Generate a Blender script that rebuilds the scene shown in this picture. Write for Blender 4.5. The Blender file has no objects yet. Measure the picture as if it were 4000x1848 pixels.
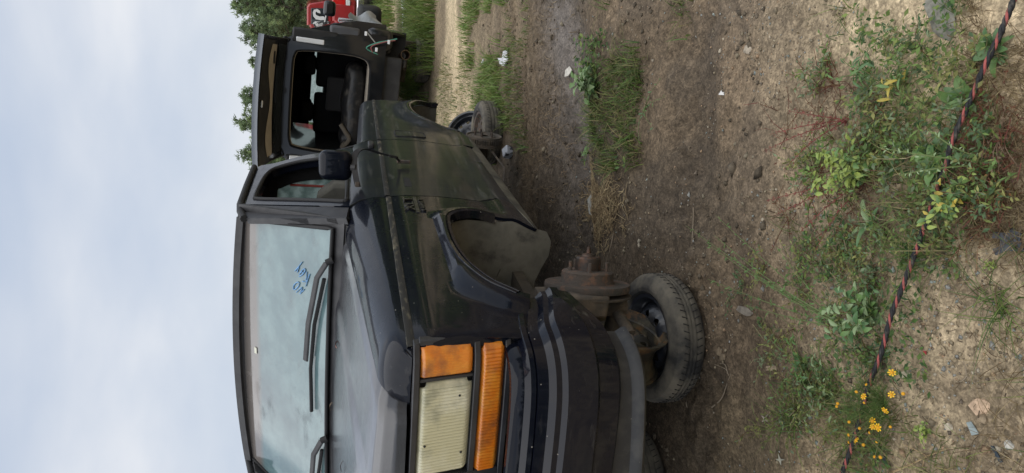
import bpy, bmesh, math, random
import numpy as np
from mathutils import Vector, Matrix, geometry
random.seed(7); RNG = np.random.default_rng(7)
R = math.radians
sc = bpy.context.scene
col = sc.collection
# ------------------------------------------------------------------ camera (portrait phone shot stored on its side)
CAM_H, PITCH = 1.65, R(16.7)
Fw = Vector((0, math.cos(PITCH), -math.sin(PITCH))); Up = Vector((0, math.sin(PITCH), math.cos(PITCH))); Rt = Vector((1, 0, 0))
cam = bpy.data.cameras.new('camera'); co = bpy.data.objects.new('camera', cam); col.objects.link(co)
cam.sensor_width = 36; cam.sensor_fit = 'HORIZONTAL'; cam.lens = 24.3; cam.clip_start = .05; cam.clip_end = 600
cx, cy, cz = -Up, Rt, -Fw
co.matrix_world = Matrix(((cx.x, cy.x, cz.x, 0), (cx.y, cy.y, cz.y, 0), (cx.z, cy.z, cz.z, CAM_H), (0, 0, 0, 1)))
sc.camera = co
# ------------------------------------------------------------------ sky: bright overcast
SUN_EL, SUN_AZ = R(78), R(170)
wd = bpy.data.worlds.new('World'); sc.world = wd; wd.use_nodes = True
nt = wd.node_tree; nt.nodes.clear()
def N(tree, t, **k):
    n = tree.nodes.new(t)
    for a, b in k.items(): setattr(n, a, b)
    return n
out = N(nt, 'ShaderNodeOutputWorld'); bg = N(nt, 'ShaderNodeBackground'); bg.inputs[1].default_value = .1
sky = N(nt, 'ShaderNodeTexSky', sky_type='NISHITA', sun_disc=False); sky.sun_elevation = SUN_EL; sky.sun_rotation = SUN_AZ
tc = N(nt, 'ShaderNodeTexCoord'); mp = N(nt, 'ShaderNodeMapping'); mp.inputs['Scale'].default_value = (1, 1, 2.2); mp.inputs['Rotation'].default_value = (.3, .2, .7); mp.inputs['Location'].default_value = (.37, -.2, .15)
n1 = N(nt, 'ShaderNodeTexNoise'); n1.inputs['Scale'].default_value = 2.1; n1.inputs['Detail'].default_value = 6; n1.inputs['Roughness'].default_value = .45; n1.inputs['Distortion'].default_value = .15
cr = N(nt, 'ShaderNodeValToRGB'); e = cr.color_ramp.elements
e[0].position = .34; e[0].color = (3.2, 3.7, 4.55, 1); e[1].position = .66; e[1].color = (5.5, 5.55, 5.7, 1)
m = cr.color_ramp.elements.new(.5); m.color = (4.1, 4.42, 4.98, 1)
mx = N(nt, 'ShaderNodeMix', data_type='RGBA'); mx.inputs[0].default_value = .93
nt.links.new(tc.outputs['Generated'], mp.inputs[0]); nt.links.new(mp.outputs[0], n1.inputs['Vector']); nt.links.new(n1.outputs['Fac'], cr.inputs[0])
nt.links.new(sky.outputs[0], mx.inputs[6]); nt.links.new(cr.outputs[0], mx.inputs[7]); nt.links.new(mx.outputs[2], bg.inputs[0]); nt.links.new(bg.outputs[0], out.inputs[0])
sun = bpy.data.lights.new('sun', 'SUN'); sun.energy = 1.5; sun.angle = R(110); sun.color = (1, .96, .9)
so = bpy.data.objects.new('sun', sun); col.objects.link(so)
sd = Vector((math.sin(SUN_AZ) * math.cos(SUN_EL), math.cos(SUN_AZ) * math.cos(SUN_EL), math.sin(SUN_EL)))
so.rotation_euler = sd.to_track_quat('Z', 'Y').to_euler()
sc.view_settings.view_transform = 'Standard'; sc.view_settings.look = 'None'; sc.view_settings.exposure = .7; sc.view_settings.gamma = 1
sc.render.engine = 'CYCLES'
# ------------------------------------------------------------------ helpers
def tag(o, label=None, cat=None, group=None, kind=None):
    for k, v in (('label', label), ('category', cat), ('group', group), ('kind', kind)):
        if v: o[k] = v
    return o
def empty(name, M=None, label=None, cat=None, group=None):
    o = bpy.data.objects.new(name, None); o.empty_display_size = .2; col.objects.link(o)
    if M is not None: o.matrix_world = M
    return tag(o, label, cat, group)
def T3(x, y, z=0, rz=0): return Matrix.Translation((x, y, z)) @ Matrix.Rotation(rz, 4, 'Z')
def axis_frame(o, d):
    """4x4 with local Z along d at o"""
    q = Vector(d).to_track_quat('Z', 'Y'); return Matrix.Translation(o) @ q.to_matrix().to_4x4()
class MB:
    def __init__(s): s.v = []; s.f = []
    def add(s, v, f, M=None):
        b = len(s.v)
        s.v += [tuple(M @ Vector(p)) for p in v] if M is not None else [tuple(p) for p in v]
        s.f += [tuple(b + i for i in q) for q in f]; return s
    def box(s, c, d, M=None, taper=1):
        x, y, z = (k / 2 for k in d); v = []
        for sz in (-1, 1):
            k = taper if sz > 0 else 1
            v += [(c[0] - x * k, c[1] - y * k, c[2] + sz * z), (c[0] + x * k, c[1] - y * k, c[2] + sz * z), (c[0] + x * k, c[1] + y * k, c[2] + sz * z), (c[0] - x * k, c[1] + y * k, c[2] + sz * z)]
        return s.add(v, [(3, 2, 1, 0), (4, 5, 6, 7), (0, 1, 5, 4), (1, 2, 6, 5), (2, 3, 7, 6), (3, 0, 4, 7)], M)
    def tube(s, pts, r, n=8, cap=True, M=None):
        pts = [Vector(p) for p in pts]; rr = r if hasattr(r, '__len__') else [r] * len(pts)
        v = []; f = []; prev = None
        for i, p in enumerate(pts):
            d = (pts[min(i + 1, len(pts) - 1)] - pts[max(i - 1, 0)])
            d = d.normalized() if d.length > 1e-9 else Vector((0, 0, 1))
            u = prev if prev is not None else (Vector((0, 0, 1)) if abs(d.z) < .9 else Vector((1, 0, 0)))
            u = (u - d * u.dot(d)); u = u.normalized() if u.length > 1e-6 else d.orthogonal().normalized()
            prev = u; w = d.cross(u)
            v += [p + (u * math.cos(2 * math.pi * k / n) + w * math.sin(2 * math.pi * k / n)) * rr[i] for k in range(n)]
        for i in range(len(pts) - 1):
            for k in range(n): f.append((i * n + k, i * n + (k + 1) % n, (i + 1) * n + (k + 1) % n, (i + 1) * n + k))
        if cap: f += [tuple(range(n))[::-1], tuple((len(pts) - 1) * n + k for k in range(n))]
        return s.add(v, f, M)
    def lathe(s, prof, n=32, M=None, closed=False):
        """prof: (radius, height) about local Z"""
        v = []; f = []; m = len(prof)
        for k in range(n):
            a = 2 * math.pi * k / n
            v += [(r * math.cos(a), r * math.sin(a), h) for r, h in prof]
        for k in range(n):
            k2 = (k + 1) % n
            for i in range(m if closed else m - 1):
                j = (i + 1) % m; f.append((k * m + i, k2 * m + i, k2 * m + j, k * m + j))
        return s.add(v, f, M)
    def sweep(s, path, prof, out, closed_prof=False, M=None, capends=True):
        """path: list of points, out: list of outward unit vectors; prof: (outward, up); up is local Z"""
        v = []; f = []; m = 0
        for i, (p, o) in enumerate(zip(path, out)):
            pr = prof(i) if callable(prof) else prof; m = len(pr)
            v += [Vector(p) + Vector(o) * d + Vector((0, 0, h)) for d, h in pr]
        for i in range(len(path) - 1):
            for k in range(m if closed_prof else m - 1):
                k2 = (k + 1) % m; f.append((i * m + k, i * m + k2, (i + 1) * m + k2, (i + 1) * m + k))
        if capends and closed_prof: f += [tuple(range(m))[::-1], tuple((len(path) - 1) * m + k for k in range(m))]
        return s.add(v, f, M)
    def grid(s, fn, nu, nv, M=None, flip=False):
        v = [fn(i / nu, j / nv) for i in range(nu + 1) for j in range(nv + 1)]; f = []
        for i in range(nu):
            for j in range(nv):
                q = (i * (nv + 1) + j, (i + 1) * (nv + 1) + j, (i + 1) * (nv + 1) + j + 1, i * (nv + 1) + j + 1); f.append(q[::-1] if flip else q)
        return s.add(v, f, M)
    def prism(s, poly, z0, z1, M=None):
        n = len(poly); v = [(x, y, z0) for x, y in poly] + [(x, y, z1) for x, y in poly]
        f = [tuple(range(n))[::-1], tuple(range(n, 2 * n))] + [(i, (i + 1) % n, n + (i + 1) % n, n + i) for i in range(n)]
        return s.add(v, f, M)
    def build(s, name, mat, parent=None, smooth=35, bevel=0, solid=0, sub=0, M=None, recalc=True):
        me = bpy.data.meshes.new(name); me.from_pydata(s.v, [], s.f)
        if recalc:
            bm = bmesh.new(); bm.from_mesh(me); bmesh.ops.recalc_face_normals(bm, faces=bm.faces); bm.to_mesh(me); bm.free()
        return link(name, me, mat, parent, smooth, bevel, solid, sub, M)
def link(name, me, mat, parent=None, smooth=35, bevel=0, solid=0, sub=0, M=None):
    if mat is not None and not me.materials: me.materials.append(mat)
    if smooth:
        me.polygons.foreach_set('use_smooth', [True] * len(me.polygons))
        if smooth < 180: me.set_sharp_from_angle(angle=R(smooth))
    o = bpy.data.objects.new(name, me); col.objects.link(o)
    if parent is not None: o.parent = parent
    if M is not None: o.matrix_local = M
    if solid: m = o.modifiers.new('s', 'SOLIDIFY'); m.thickness = solid; m.offset = -1; es = o.modifiers.new('e', 'EDGE_SPLIT'); es.split_angle = R(max(30, min(smooth or 30, 60)))
    if bevel:
        m = o.modifiers.new('b', 'BEVEL'); m.width = bevel; m.segments = 2; m.limit_method = 'ANGLE'; m.angle_limit = R(40); m.harden_normals = False
    if sub: m = o.modifiers.new('u', 'SUBSURF'); m.levels = m.render_levels = sub
    return o
def inst(src, name, parent=None, M=None):
    o = src.copy(); o.name = name; col.objects.link(o); o.parent = parent
    if M is not None: o.matrix_local = M
    return o
def catmull(pts, n=8, closed=False):
    P = [Vector(p) for p in pts]; o = []; L = len(P)
    for i in range(L if closed else L - 1):
        g = (lambda k: P[k % L]) if closed else (lambda k: P[max(0, min(L - 1, k))])
        a, b, c, d = g(i - 1), g(i), g(i + 1), g(i + 2)
        for k in range(n):
            t = k / n; o.append(.5 * ((2 * b) + (c - a) * t + (2 * a - 5 * b + 4 * c - d) * t * t + (3 * b - a - 3 * c + d) * t ** 3))
    if not closed: o.append(P[-1])
    return o
def inpoly(x, y, P):
    c = False; j = len(P) - 1
    for i in range(len(P)):
        if (P[i][1] > y) != (P[j][1] > y) and x < (P[j][0] - P[i][0]) * (y - P[i][1]) / (P[j][1] - P[i][1]) + P[i][0]: c = not c
        j = i
    return c
def densify(P, step):
    o = []
    for i in range(len(P)):
        a, b = P[i], P[(i + 1) % len(P)]; L = math.hypot(b[0] - a[0], b[1] - a[1]); k = max(1, int(L / step))
        o += [(a[0] + (b[0] - a[0]) * q / k, a[1] + (b[1] - a[1]) * q / k) for q in range(k)]
    return o
def panel(name, outline, fn, mat, parent, step=.04, holes=(), solid=.014, flip=False, smooth=50):
    """triangulated sheet: outline in a 2D parameter plane, fn maps it to local 3D"""
    rings = [densify(outline, step)] + [densify(h, step) for h in holes]
    V = []; E = []
    for r in rings:
        b = len(V); V += [Vector(p) for p in r]; E += [(b + i, b + (i + 1) % len(r)) for i in range(len(r))]
    xs = [p[0] for p in rings[0]]; ys = [p[1] for p in rings[0]]
    allb = np.array([tuple(p) for p in V])
    y = min(ys) + step / 2; row = 0
    while y < max(ys):
        x = min(xs) + (step / 2 if row % 2 else step)
        while x < max(xs):
            if inpoly(x, y, rings[0]) and not any(inpoly(x, y, h) for h in rings[1:]):
                if np.min((allb[:, 0] - x) ** 2 + (allb[:, 1] - y) ** 2) > (step * .45) ** 2: V.append(Vector((x, y)))
            x += step
        y += step; row += 1
    vv, ee, ff, *_ = geometry.delaunay_2d_cdt(V, E, [], 0, 1e-6)
    F = []
    for f in ff:
        c = sum((vv[i] for i in f), Vector((0, 0))) / len(f)
        if inpoly(c.x, c.y, rings[0]) and not any(inpoly(c.x, c.y, h) for h in rings[1:]): F.append(tuple(f)[::-1] if flip else tuple(f))
    me = bpy.data.meshes.new(name); me.from_pydata([fn(p.x, p.y) for p in vv], [], F)
    return link(name, me, mat, parent, smooth, solid=solid)
def lerp(x, X, Y): return float(np.interp(x, X, Y))
def sstep(a, b, x):
    t = max(0, min(1, (x - a) / (b - a))); return t * t * (3 - 2 * t)
# numpy value noise
_lat = RNG.random((256, 256))
def vnoise(x, y):
    x = np.asarray(x, float); y = np.asarray(y, float); xi = np.floor(x).astype(int); yi = np.floor(y).astype(int); fx = x - xi; fy = y - yi
    fx = fx * fx * (3 - 2 * fx); fy = fy * fy * (3 - 2 * fy); g = lambda a, b: _lat[a % 256, b % 256]
    return (g(xi, yi) * (1 - fx) + g(xi + 1, yi) * fx) * (1 - fy) + (g(xi, yi + 1) * (1 - fx) + g(xi + 1, yi + 1) * fx) * fy
def fbm(x, y, o=4):
    a = 0; s = 1; n = 0
    for k in range(o): a = a + s * vnoise(x * 2 ** k + 17.3 * k, y * 2 ** k + 9.1 * k); n += s; s *= .5
    return a / n
# ------------------------------------------------------------------ materials
def mat(name, base, rough=.5, metal=0, coat=0, coat_rough=.05, var=None, var2=None, dust=None, bump=None, spec=.5, rvar=0, trans=0, alpha=1, ior=1.5, coords='Object', speck=None, wear_reflection=None):
    """var/var2: (colour, scale, lo, hi); dust: (colour, scale, lo, hi, zlo, zhi or None); bump: (scale, strength, dist)"""
    m = bpy.data.materials.new(name); m.use_nodes = True; t = m.node_tree; b = t.nodes['Principled BSDF']
    b.inputs['Base Color'].default_value = (*base, 1); b.inputs['Roughness'].default_value = rough; b.inputs['Metallic'].default_value = metal
    b.inputs['Coat Weight'].default_value = coat; b.inputs['Coat Roughness'].default_value = coat_rough; b.inputs['Specular IOR Level'].default_value = spec
    b.inputs['Transmission Weight'].default_value = trans; b.inputs['Alpha'].default_value = alpha; b.inputs['IOR'].default_value = ior
    c = N(t, 'ShaderNodeTexCoord'); L = t.links.new; cur = None; roughcur = None
    def noise(scale, det=5, stretch=None):
        n = N(t, 'ShaderNodeTexNoise'); n.inputs['Scale'].default_value = scale; n.inputs['Detail'].default_value = det; n.inputs['Roughness'].default_value = .6
        if stretch:
            mp = N(t, 'ShaderNodeMapping'); mp.inputs['Scale'].default_value = stretch; L(c.outputs[coords], mp.inputs[0]); L(mp.outputs[0], n.inputs['Vector'])
        else: L(c.outputs[coords], n.inputs['Vector'])
        return n.outputs['Fac']
    def rng(x, lo, hi, a=0, b_=1):
        r = N(t, 'ShaderNodeMapRange'); r.inputs[1].default_value = lo; r.inputs[2].default_value = hi; r.inputs[3].default_value = a; r.inputs[4].default_value = b_; L(x, r.inputs[0]); return r.outputs[0]
    def mixc(fac, colr):
        nonlocal cur
        x = N(t, 'ShaderNodeMix', data_type='RGBA'); x.inputs[6].default_value = (*base, 1); x.inputs[7].default_value = (*colr, 1); L(fac, x.inputs[0])
        if cur is not None: L(cur, x.inputs[6])
        cur = x.outputs[2]
    def mixr(fac, val):
        nonlocal roughcur
        x = N(t, 'ShaderNodeMix', data_type='FLOAT'); x.inputs[2].default_value = rough; x.inputs[3].default_value = val; L(fac, x.inputs[0])
        if roughcur is not None: L(roughcur, x.inputs[2])
        roughcur = x.outputs[0]
    for v in (var, var2):
        if v: mixc(rng(noise(v[1], 6, v[4] if len(v) > 4 else None), v[2], v[3]), v[0])
    if rvar: mixr(rng(noise(9), .35, .65), min(1, rough + rvar))
    if dust:
        d = rng(noise(dust[1], 7, dust[6] if len(dust) > 6 else None), dust[2], dust[3])
        if len(dust) > 4 and dust[4] is not None:
            sx = N(t, 'ShaderNodeSeparateXYZ'); L(c.outputs[coords], sx.inputs[0]); h = rng(sx.outputs[2], dust[4], dust[5], 1, 0)
            mu = N(t, 'ShaderNodeMath', operation='MULTIPLY'); L(d, mu.inputs[0]); L(h, mu.inputs[1]); d = mu.outputs[0]
        mixc(d, dust[0]); mixr(d, .9)
        if coat:
            inv = rng(d, 0, 1, coat, 0); L(inv, b.inputs['Coat Weight'])
    if speck:
        vo = N(t, 'ShaderNodeTexVoronoi'); vo.inputs['Scale'].default_value = speck[1]; L(c.outputs[coords], vo.inputs['Vector'])
        s1 = rng(vo.outputs['Distance'], speck[2], speck[2] * .6); nn = rng(noise(3), .45, .6)
        mu = N(t, 'ShaderNodeMath', operation='MULTIPLY'); L(s1, mu.inputs[0]); L(nn, mu.inputs[1]); mixc(mu.outputs[0], speck[0]); mixr(mu.outputs[0], .8)
    if wear_reflection:
        w1 = rng(noise(wear_reflection[1], 8, wear_reflection[2]), wear_reflection[3], wear_reflection[4]); w2 = rng(noise(2.3, 4), .42, .62); mu = N(t, 'ShaderNodeMath', operation='MULTIPLY'); L(w1, mu.inputs[0]); L(w2, mu.inputs[1]); mixc(mu.outputs[0], wear_reflection[0]); mixr(mu.outputs[0], .75)
    if cur is not None: L(cur, b.inputs['Base Color'])
    if roughcur is not None: L(roughcur, b.inputs['Roughness'])
    if bump:
        bp = N(t, 'ShaderNodeBump'); bp.inputs['Strength'].default_value = bump[1]; bp.inputs['Distance'].default_value = bump[2] if len(bump) > 2 else .01
        L(noise(bump[0], 6), bp.inputs['Height']); L(bp.outputs[0], b.inputs['Normal'])
        if coat: L(bp.outputs[0], b.inputs['Coat Normal'])
    return m
M_paint = mat('black_paint', (.005, .0065, .012), .24, spec=.03, coat=.46, coat_rough=.05, dust=((.020, .022, .026), 2.4, .64, .9, .50, .80, (1, .5, 2.5)), speck=((.5, .48, .42), 26, .055), bump=(2.2, .03, .02), rvar=.1, wear_reflection=((.05, .05, .05), 14, (1, .25, 2.5), .60, .78))
M_side = mat('dusty_black_side', (.009, .011, .017), .34, spec=.1, coat=.33, coat_rough=.10, dust=((.033, .036, .040), 1.3, .38, .80, .70, 1.02, (1, .45, 3)), var=((.022, .023, .021), 7, .45, .7, (1, 3, .6)), var2=((.045, .046, .044), 5, .60, .72, (1, .25, 6)), speck=((.35, .34, .3), 24, .045), wear_reflection=((.12, .118, .105), 10, (1, .3, 3), .54, .72), bump=(1.5, .05, .03))
M_fpaint = mat('glossy_black_front', (.004, .005, .010), .25, spec=.03, coat=.58, coat_rough=.06, dust=((.045, .043, .036), 7, .54, .85, .30, .60), speck=((.5, .47, .40), 24, .06), bump=(4, .04, .02), wear_reflection=((.11, .105, .09), 16, (.5, 1, 3), .58, .74))
M_hood = mat('wet_black_hood', (.018, .0185, .024), .28, spec=.7, coat=1, coat_rough=.14, var=((.04, .041, .049), 2.2, .42, .68), dust=((.08, .08, .09), 1.6, .5, .85), bump=(150, .14, .003), rvar=.12)
M_trim = mat('black_trim', (.018, .018, .021), .55, var=((.04, .04, .042), 12, .4, .7))
M_rubber = mat('black_rubber', (.010, .010, .011), .7)
M_grime = mat('grimy_moulding', (.016, .016, .014), .7, var=((.14, .125, .085), 34, .52, .66, (1, .3, 1)))
M_glassw = mat('fogged_windshield', (.100, .165, .180), .10, var=((.155, .235, .243), 6, .42, .62), var2=((.07, .11, .13), 2.6, .46, .72), speck=((.09, .115, .12), 22, .09), bump=(70, .05, .002), coat=.6, wear_reflection=((.075, .10, .11), 7, (1.2, 3, .5), .48, .70))  # fogged glass; dark patches and streaks paint in reflections of darker shapes
M_glassd = mat('dusty_glass', (.30, .37, .36), .15, var=((.16, .22, .21), 24, .4, .62), alpha=.85)
def fogged(name, c, c2, scale, k=.65):
    m = mat(name, c, .2, var=(c2, scale, .4, .62)); t = m.node_tree; b = t.nodes['Principled BSDF']; tr = N(t, 'ShaderNodeBsdfTranslucent'); mx = N(t, 'ShaderNodeMixShader'); mx.inputs[0].default_value = k
    t.links.new(b.inputs['Base Color'].links[0].from_socket, tr.inputs[0]); t.links.new(b.outputs[0], mx.inputs[1]); t.links.new(tr.outputs[0], mx.inputs[2]); t.links.new(mx.outputs[0], t.nodes['Material Output'].inputs[0]); return m
M_glassd = fogged('dusty_glass', (.42, .50, .48), (.26, .33, .31), 24)
M_dark = mat('dark_interior', (.012, .012, .013), .8)
M_under = mat('underbody_grime', (.035, .030, .024), .85, var=((.075, .062, .045), 9, .4, .65), bump=(40, .4, .01))
M_liner = mat('dusty_wheel_liner', (.11, .105, .085), .9, var=((.25, .235, .19), 4, .40, .66), var2=((.05, .047, .042), 8, .5, .7), bump=(60, .25, .006))
M_steelrust = mat('rusty_steel', (.080, .062, .050), .85, var=((.15, .085, .055), 30, .50, .64), var2=((.05, .046, .040), 12, .44, .62), bump=(140, .8, .005))
M_iron = mat('dark_iron', (.075, .065, .054), .8, var=((.14, .11, .08), 18, .42, .65), var2=((.03, .027, .024), 7, .5, .66), bump=(70, .5, .006))
M_tyre = mat('tyre_rubber', (.022, .022, .022), .78, dust=((.17, .15, .115), 7, .40, .66), bump=(120, .3, .003), var=((.05, .047, .042), 3, .4, .7))
M_wheelblk = mat('black_steel_wheel', (.016, .019, .026), .36, coat=.5, dust=((.10, .10, .10), 8, .48, .75), bump=(50, .12, .004))
M_rim = mat('rusty_rim', (.030, .026, .019), .6, var=((.17, .085, .03), 9, .52, .64), var2=((.10, .085, .05), 14, .48, .66), bump=(60, .3, .004))
M_headl = mat('yellowed_headlamp', (.82, .78, .52), .18, var=((.95, .92, .70), 5, .44, .60, (1, 1, 1.4)), var2=((.34, .35, .27), 6, .55, .70), coat=1, coat_rough=.1, speck=((.1, .09, .05), 26, .03), alpha=.74)  # yellowed plastic; pale and grey blotches also paint in light reflected in the lamp
M_reflect = mat('lamp_reflector', (.90, .84, .56), .13, 1, var=((.62, .58, .40), 9, .5, .7))
M_orange = mat('amber_lens', (.88, .25, .02), .24, var=((.98, .42, .05), 9, .46, .66), var2=((.36, .12, .04), 10, .50, .70), coat=.8, coat_rough=.12, alpha=.8)
M_bezel = mat('bezel_plastic', (.022, .023, .027), .42, var=((.045, .046, .05), 8, .4, .7))
M_chrome = mat('bright_metal', (.62, .62, .62), .22, 1)
M_blue = mat('blue_paint_pen', (.17, .36, .64), .7, var=((.12, .24, .38), 60, .45, .6))
M_vinyl = mat('worn_seat_cloth', (.085, .082, .068), .9, var=((.05, .048, .042), 14, .4, .7), bump=(80, .3, .004))
M_hubcap = mat('greasy_hub', (.05, .04, .034), .55, metal=.4, var=((.11, .06, .04), 30, .45, .6), bump=(60, .3, .004))
# ------------------------------------------------------------------ the black two-door SUV, local axes: X to its left, Y rearwards, Z up
TH, PH = R(20.3), R(3.6)
vn = Vector((math.cos(TH), -math.sin(TH), 0)); va = Vector((math.sin(TH) * math.cos(PH), math.cos(TH) * math.cos(PH), -math.sin(PH))); vw = vn.cross(va)
SO = Vector((-1.255, 2.208, .390))
SUVM = Matrix(((vn.x, va.x, vw.x, SO.x), (vn.y, va.y, vw.y, SO.y), (vn.z, va.z, vw.z, SO.z), (0, 0, 0, 1)))
suv = empty('truck', SUVM, 'black two-door truck with no wheels, its front propped up', 'truck')
PW = [.25, .33, .38, .42, .45, .50, .54, .65, .76, .90, .93, .948, .99, 1.04, 1.08, 1.106, 1.13, 1.153]
PS = [.945, .955, .975, .996, 1.0, .989, .987, .998, 1.005, 1.004, 1.003, .999, .992, .989, .981, .974, .961, .943]
def Sw(w): return lerp(w, PW, PS)
archF = [tuple(p) for p in catmull([(1.105, .30), (1.108, .45), (1.118, .566), (1.095, .673), (1.02, .738), (.90, .757), (.722, .762), (.56, .748), (.45, .718), (.352, .673), (.285, .605)], 6)]
archR = [tuple(p) for p in catmull([(2.98, .36), (3.05, .45), (3.12, .55), (3.22, .635), (3.38, .69), (3.58, .712), (3.78, .70), (3.95, .645), (4.05, .55), (4.08, .46)], 6)]
def flare(t, w, A):
    P = np.array(A); d = math.sqrt(np.min((P[:, 0] - t) ** 2 + (P[:, 1] - w) ** 2)); return .036 * (1 - sstep(.045, .135, d)) * sstep(.40, .64, w)
def fend(t, v):
    wt = 1.058 + (t - .04) * .089
    if v <= 1.0: s, w = Sw(v), v
    else:
        ph = (v - 1.0) / .25 * math.pi / 2; s = .84 + .152 * math.cos(ph) ** .85; w = 1.0 + (wt - 1.0) * math.sin(ph) ** .92
    if t < .10:
        k = max(0, 1 - ((.10 - t) / .10) ** 2) ** .5 if t < .10 else 1
        if w > .975: w = .975 + (w - .975) * k
        s -= .03 * (1 - k)
    if v < .8: s += flare(t, v, archF)
    tt = t + (.2 * (.98 - w) if t < .05 and w < .98 else 0) * (1 - sstep(0, .05, t))
    return s, tt - .017 * (1 - sstep(0, .2, t)), w
def mir(f, sg): return lambda a, b: (lambda q: (q[0] * sg, q[1], q[2]))(f(a, b))
fo = [(0, .645), (0, 1.25), (1.215, 1.25), (1.392, 1.19), (1.394, 1.0), (1.396, .55), (1.42, .46), (1.398, .40), (1.398, .345), (1.106, .335)] + archF[2:] + [(.283, .570), (.16, .602)]
def doorf(t, v): return Sw(v) if v < 1.153 else .943, t, v
do = [(1.404, 1.153), (2.592, 1.135), (2.592, .56), (2.565, .46), (2.50, .41), (1.408, .392), (1.432, .462), (1.406, .55)]
def quart(t, v):
    V = [1.04, 1.08, 1.11, 1.14, 1.17, 1.24]; dz = -.032 * max(0, (t - 2.6) / 1.65)
    if v <= 1.04: s, w = Sw(v), v
    else: s, w = lerp(v, V, [.989, .981, .967, .943, .91, .84]), lerp(v, V, [1.04, 1.078, 1.100, 1.113, 1.119, 1.119])
    if w > .95: w += dz * sstep(.95, 1.08, w)
    s += flare(t, v, archR) if v < .85 else 0
    if t > 4.08: s -= .07 * ((t - 4.08) / .17) ** 2
    return s, t, w
qo = [(2.604, 1.24), (4.25, 1.24), (4.25, .62), (4.22, .50), (4.15, .44), (4.085, .45)] + archR[::-1] + [(2.62, .345), (2.60, .40), (2.575, .46), (2.604, .56)]
for sg in (1, -1):
    fl = sg < 0
    fe = panel('fender', fo, mir(fend, sg), M_paint, suv, .022, flip=fl)
    dr = panel('door', do, mir(doorf, sg), M_side, suv, .05, flip=fl)
    qu = panel('quarter_panel', qo, mir(quart, sg), M_side, suv, .045, flip=fl)
    panel('rocker_panel', [(1.12, .322), (1.12, .345), (1.41, .385), (2.50, .403), (2.62, .385), (2.95, .36), (2.95, .335)], mir(lambda t, w: (lerp(w, [.32, .36, .405], [.945, .972, .982]), t, w), sg), mat('dusty_rocker', (.05, .048, .04), .8, var=((.17, .155, .115), 6, .35, .65)) if sg > 0 else M_under, suv, .05, flip=fl)
    # arch lips
    for A, pname in ((archF, fe), (archR, qu)):
        f = fend if A is archF else quart
        path = A[10:] if A is archF else A[4:]
        v = []; fa = []; prof = [(-.012, -.03), (-.002, .002), (.010, .006), (.013, .0), (.018, .007), (.028, .006), (.031, -.004)]
        m = len(prof)
        for i, p in enumerate(path):
            a, b = Vector(path[max(i - 1, 0)]), Vector(path[min(i + 1, len(path) - 1)]); d = (b - a).normalized(); nn = Vector((d.y, -d.x))
            if A is archR: nn = -nn
            nn = nn  # points away from the opening after sign fix below
            cc = Vector((.7, .5)) if A is archF else Vector((3.55, .45))
            if nn.dot(Vector(p) - cc) < 0: nn = -nn
            base = f(max(.0, p[0]), p[1])[0]
            for o_, h in prof: v.append(((base + h) * sg, p[0] + nn.x * o_, p[1] + nn.y * o_))
        for i in range(len(path) - 1):
            for k in range(m - 1): fa.append((i * m + k, i * m + k + 1, (i + 1) * m + k + 1, (i + 1) * m + k))
        MB().add(v, fa).build('arch_moulding', M_fpaint, pname, 30)
        # liner: the arch pushed inwards
        inn = .42; mb = MB(); Q = ([(1.115, .285)] + A[6:]) if A is archF else A
        mb.grid(lambda u, q: (lerp(q, [0, .06, 1], [min(1.0, Sw(lerp(u * (len(Q) - 1), range(len(Q)), [p[1] for p in Q])) - .006), .93, inn]) * sg, lerp(u * (len(Q) - 1), range(len(Q)), [p[0] for p in Q]), lerp(u * (len(Q) - 1), range(len(Q)), [p[1] for p in Q]) + .010 * math.sin(u * 40) * q - (.03 * math.sin(9 * q) * (u < .04))), len(Q) * 2, 8)
        mb.add([(inn * sg, p[0], p[1]) for p in Q], [tuple(range(len(Q)))])
        mb.build('wheel_liner', M_liner, suv, 40)
    # body-side moulding running along the belt
    def mould(t0, t1, par, n=40):
        mb = MB(); f = lambda t: (fend(t, .978) if t < 1.398 else (doorf(t, .982) if t < 2.6 else quart(t, .982)))
        pth = [f(t0 + (t1 - t0) * i / n) for i in range(n + 1)]
        mb.sweep([(p[0] * sg, p[1], p[2]) for p in pth], [(-.004, .013), (.004, .011), (.006, 0), (.004, -.011), (-.004, -.013)], [(sg, 0, 0)] * (n + 1)); mb.build('belt_moulding', M_grime, par, 60)
    mould(.02, 1.388, fe); mould(1.412, 2.588, dr, 30); mould(2.612, 4.2, qu)
    # A pillar and door window frame on the leaning upper side
    upf = mir(lambda t, w: (.943 - .353 * (w - 1.153), t, w), sg)
    panel('a_pillar', [(1.245, 1.166), (1.70, 1.645), (1.80, 1.672), (1.955, 1.684), (1.388, 1.156)], mir(lambda t, w: (.941 - .353 * (w - 1.153), t, w), sg), M_trim, suv, .06, solid=.03, flip=fl)
    hole = [tuple(p) for p in catmull([(1.49, 1.172), (1.60, 1.27), (1.80, 1.452), (1.99, 1.625), (2.06, 1.65), (2.3, 1.652), (2.50, 1.642), (2.60, 1.60), (2.605, 1.47), (2.53, 1.34), (2.44, 1.19), (2.36, 1.166), (1.9, 1.162), (1.55, 1.160)], 4, True)]
    fr = panel('door_window_frame', [(1.398, 1.150), (1.968, 1.688), (2.30, 1.71), (2.77, 1.728), (2.79, 1.70), (2.75, 1.62), (2.735, 1.45), (2.65, 1.28), (2.555, 1.128)], upf, M_paint, suv, .05, [hole], solid=.05, flip=fl)
    hc = Vector((2.05, 1.42))
    MB().tube([upf(*(hc + (Vector(p) - hc) * .985)) for p in hole] + [upf(*(hc + (Vector(hole[0]) - hc) * .985))], .012, 6, False).build('window_seal', M_rubber, fr, 60)
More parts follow.
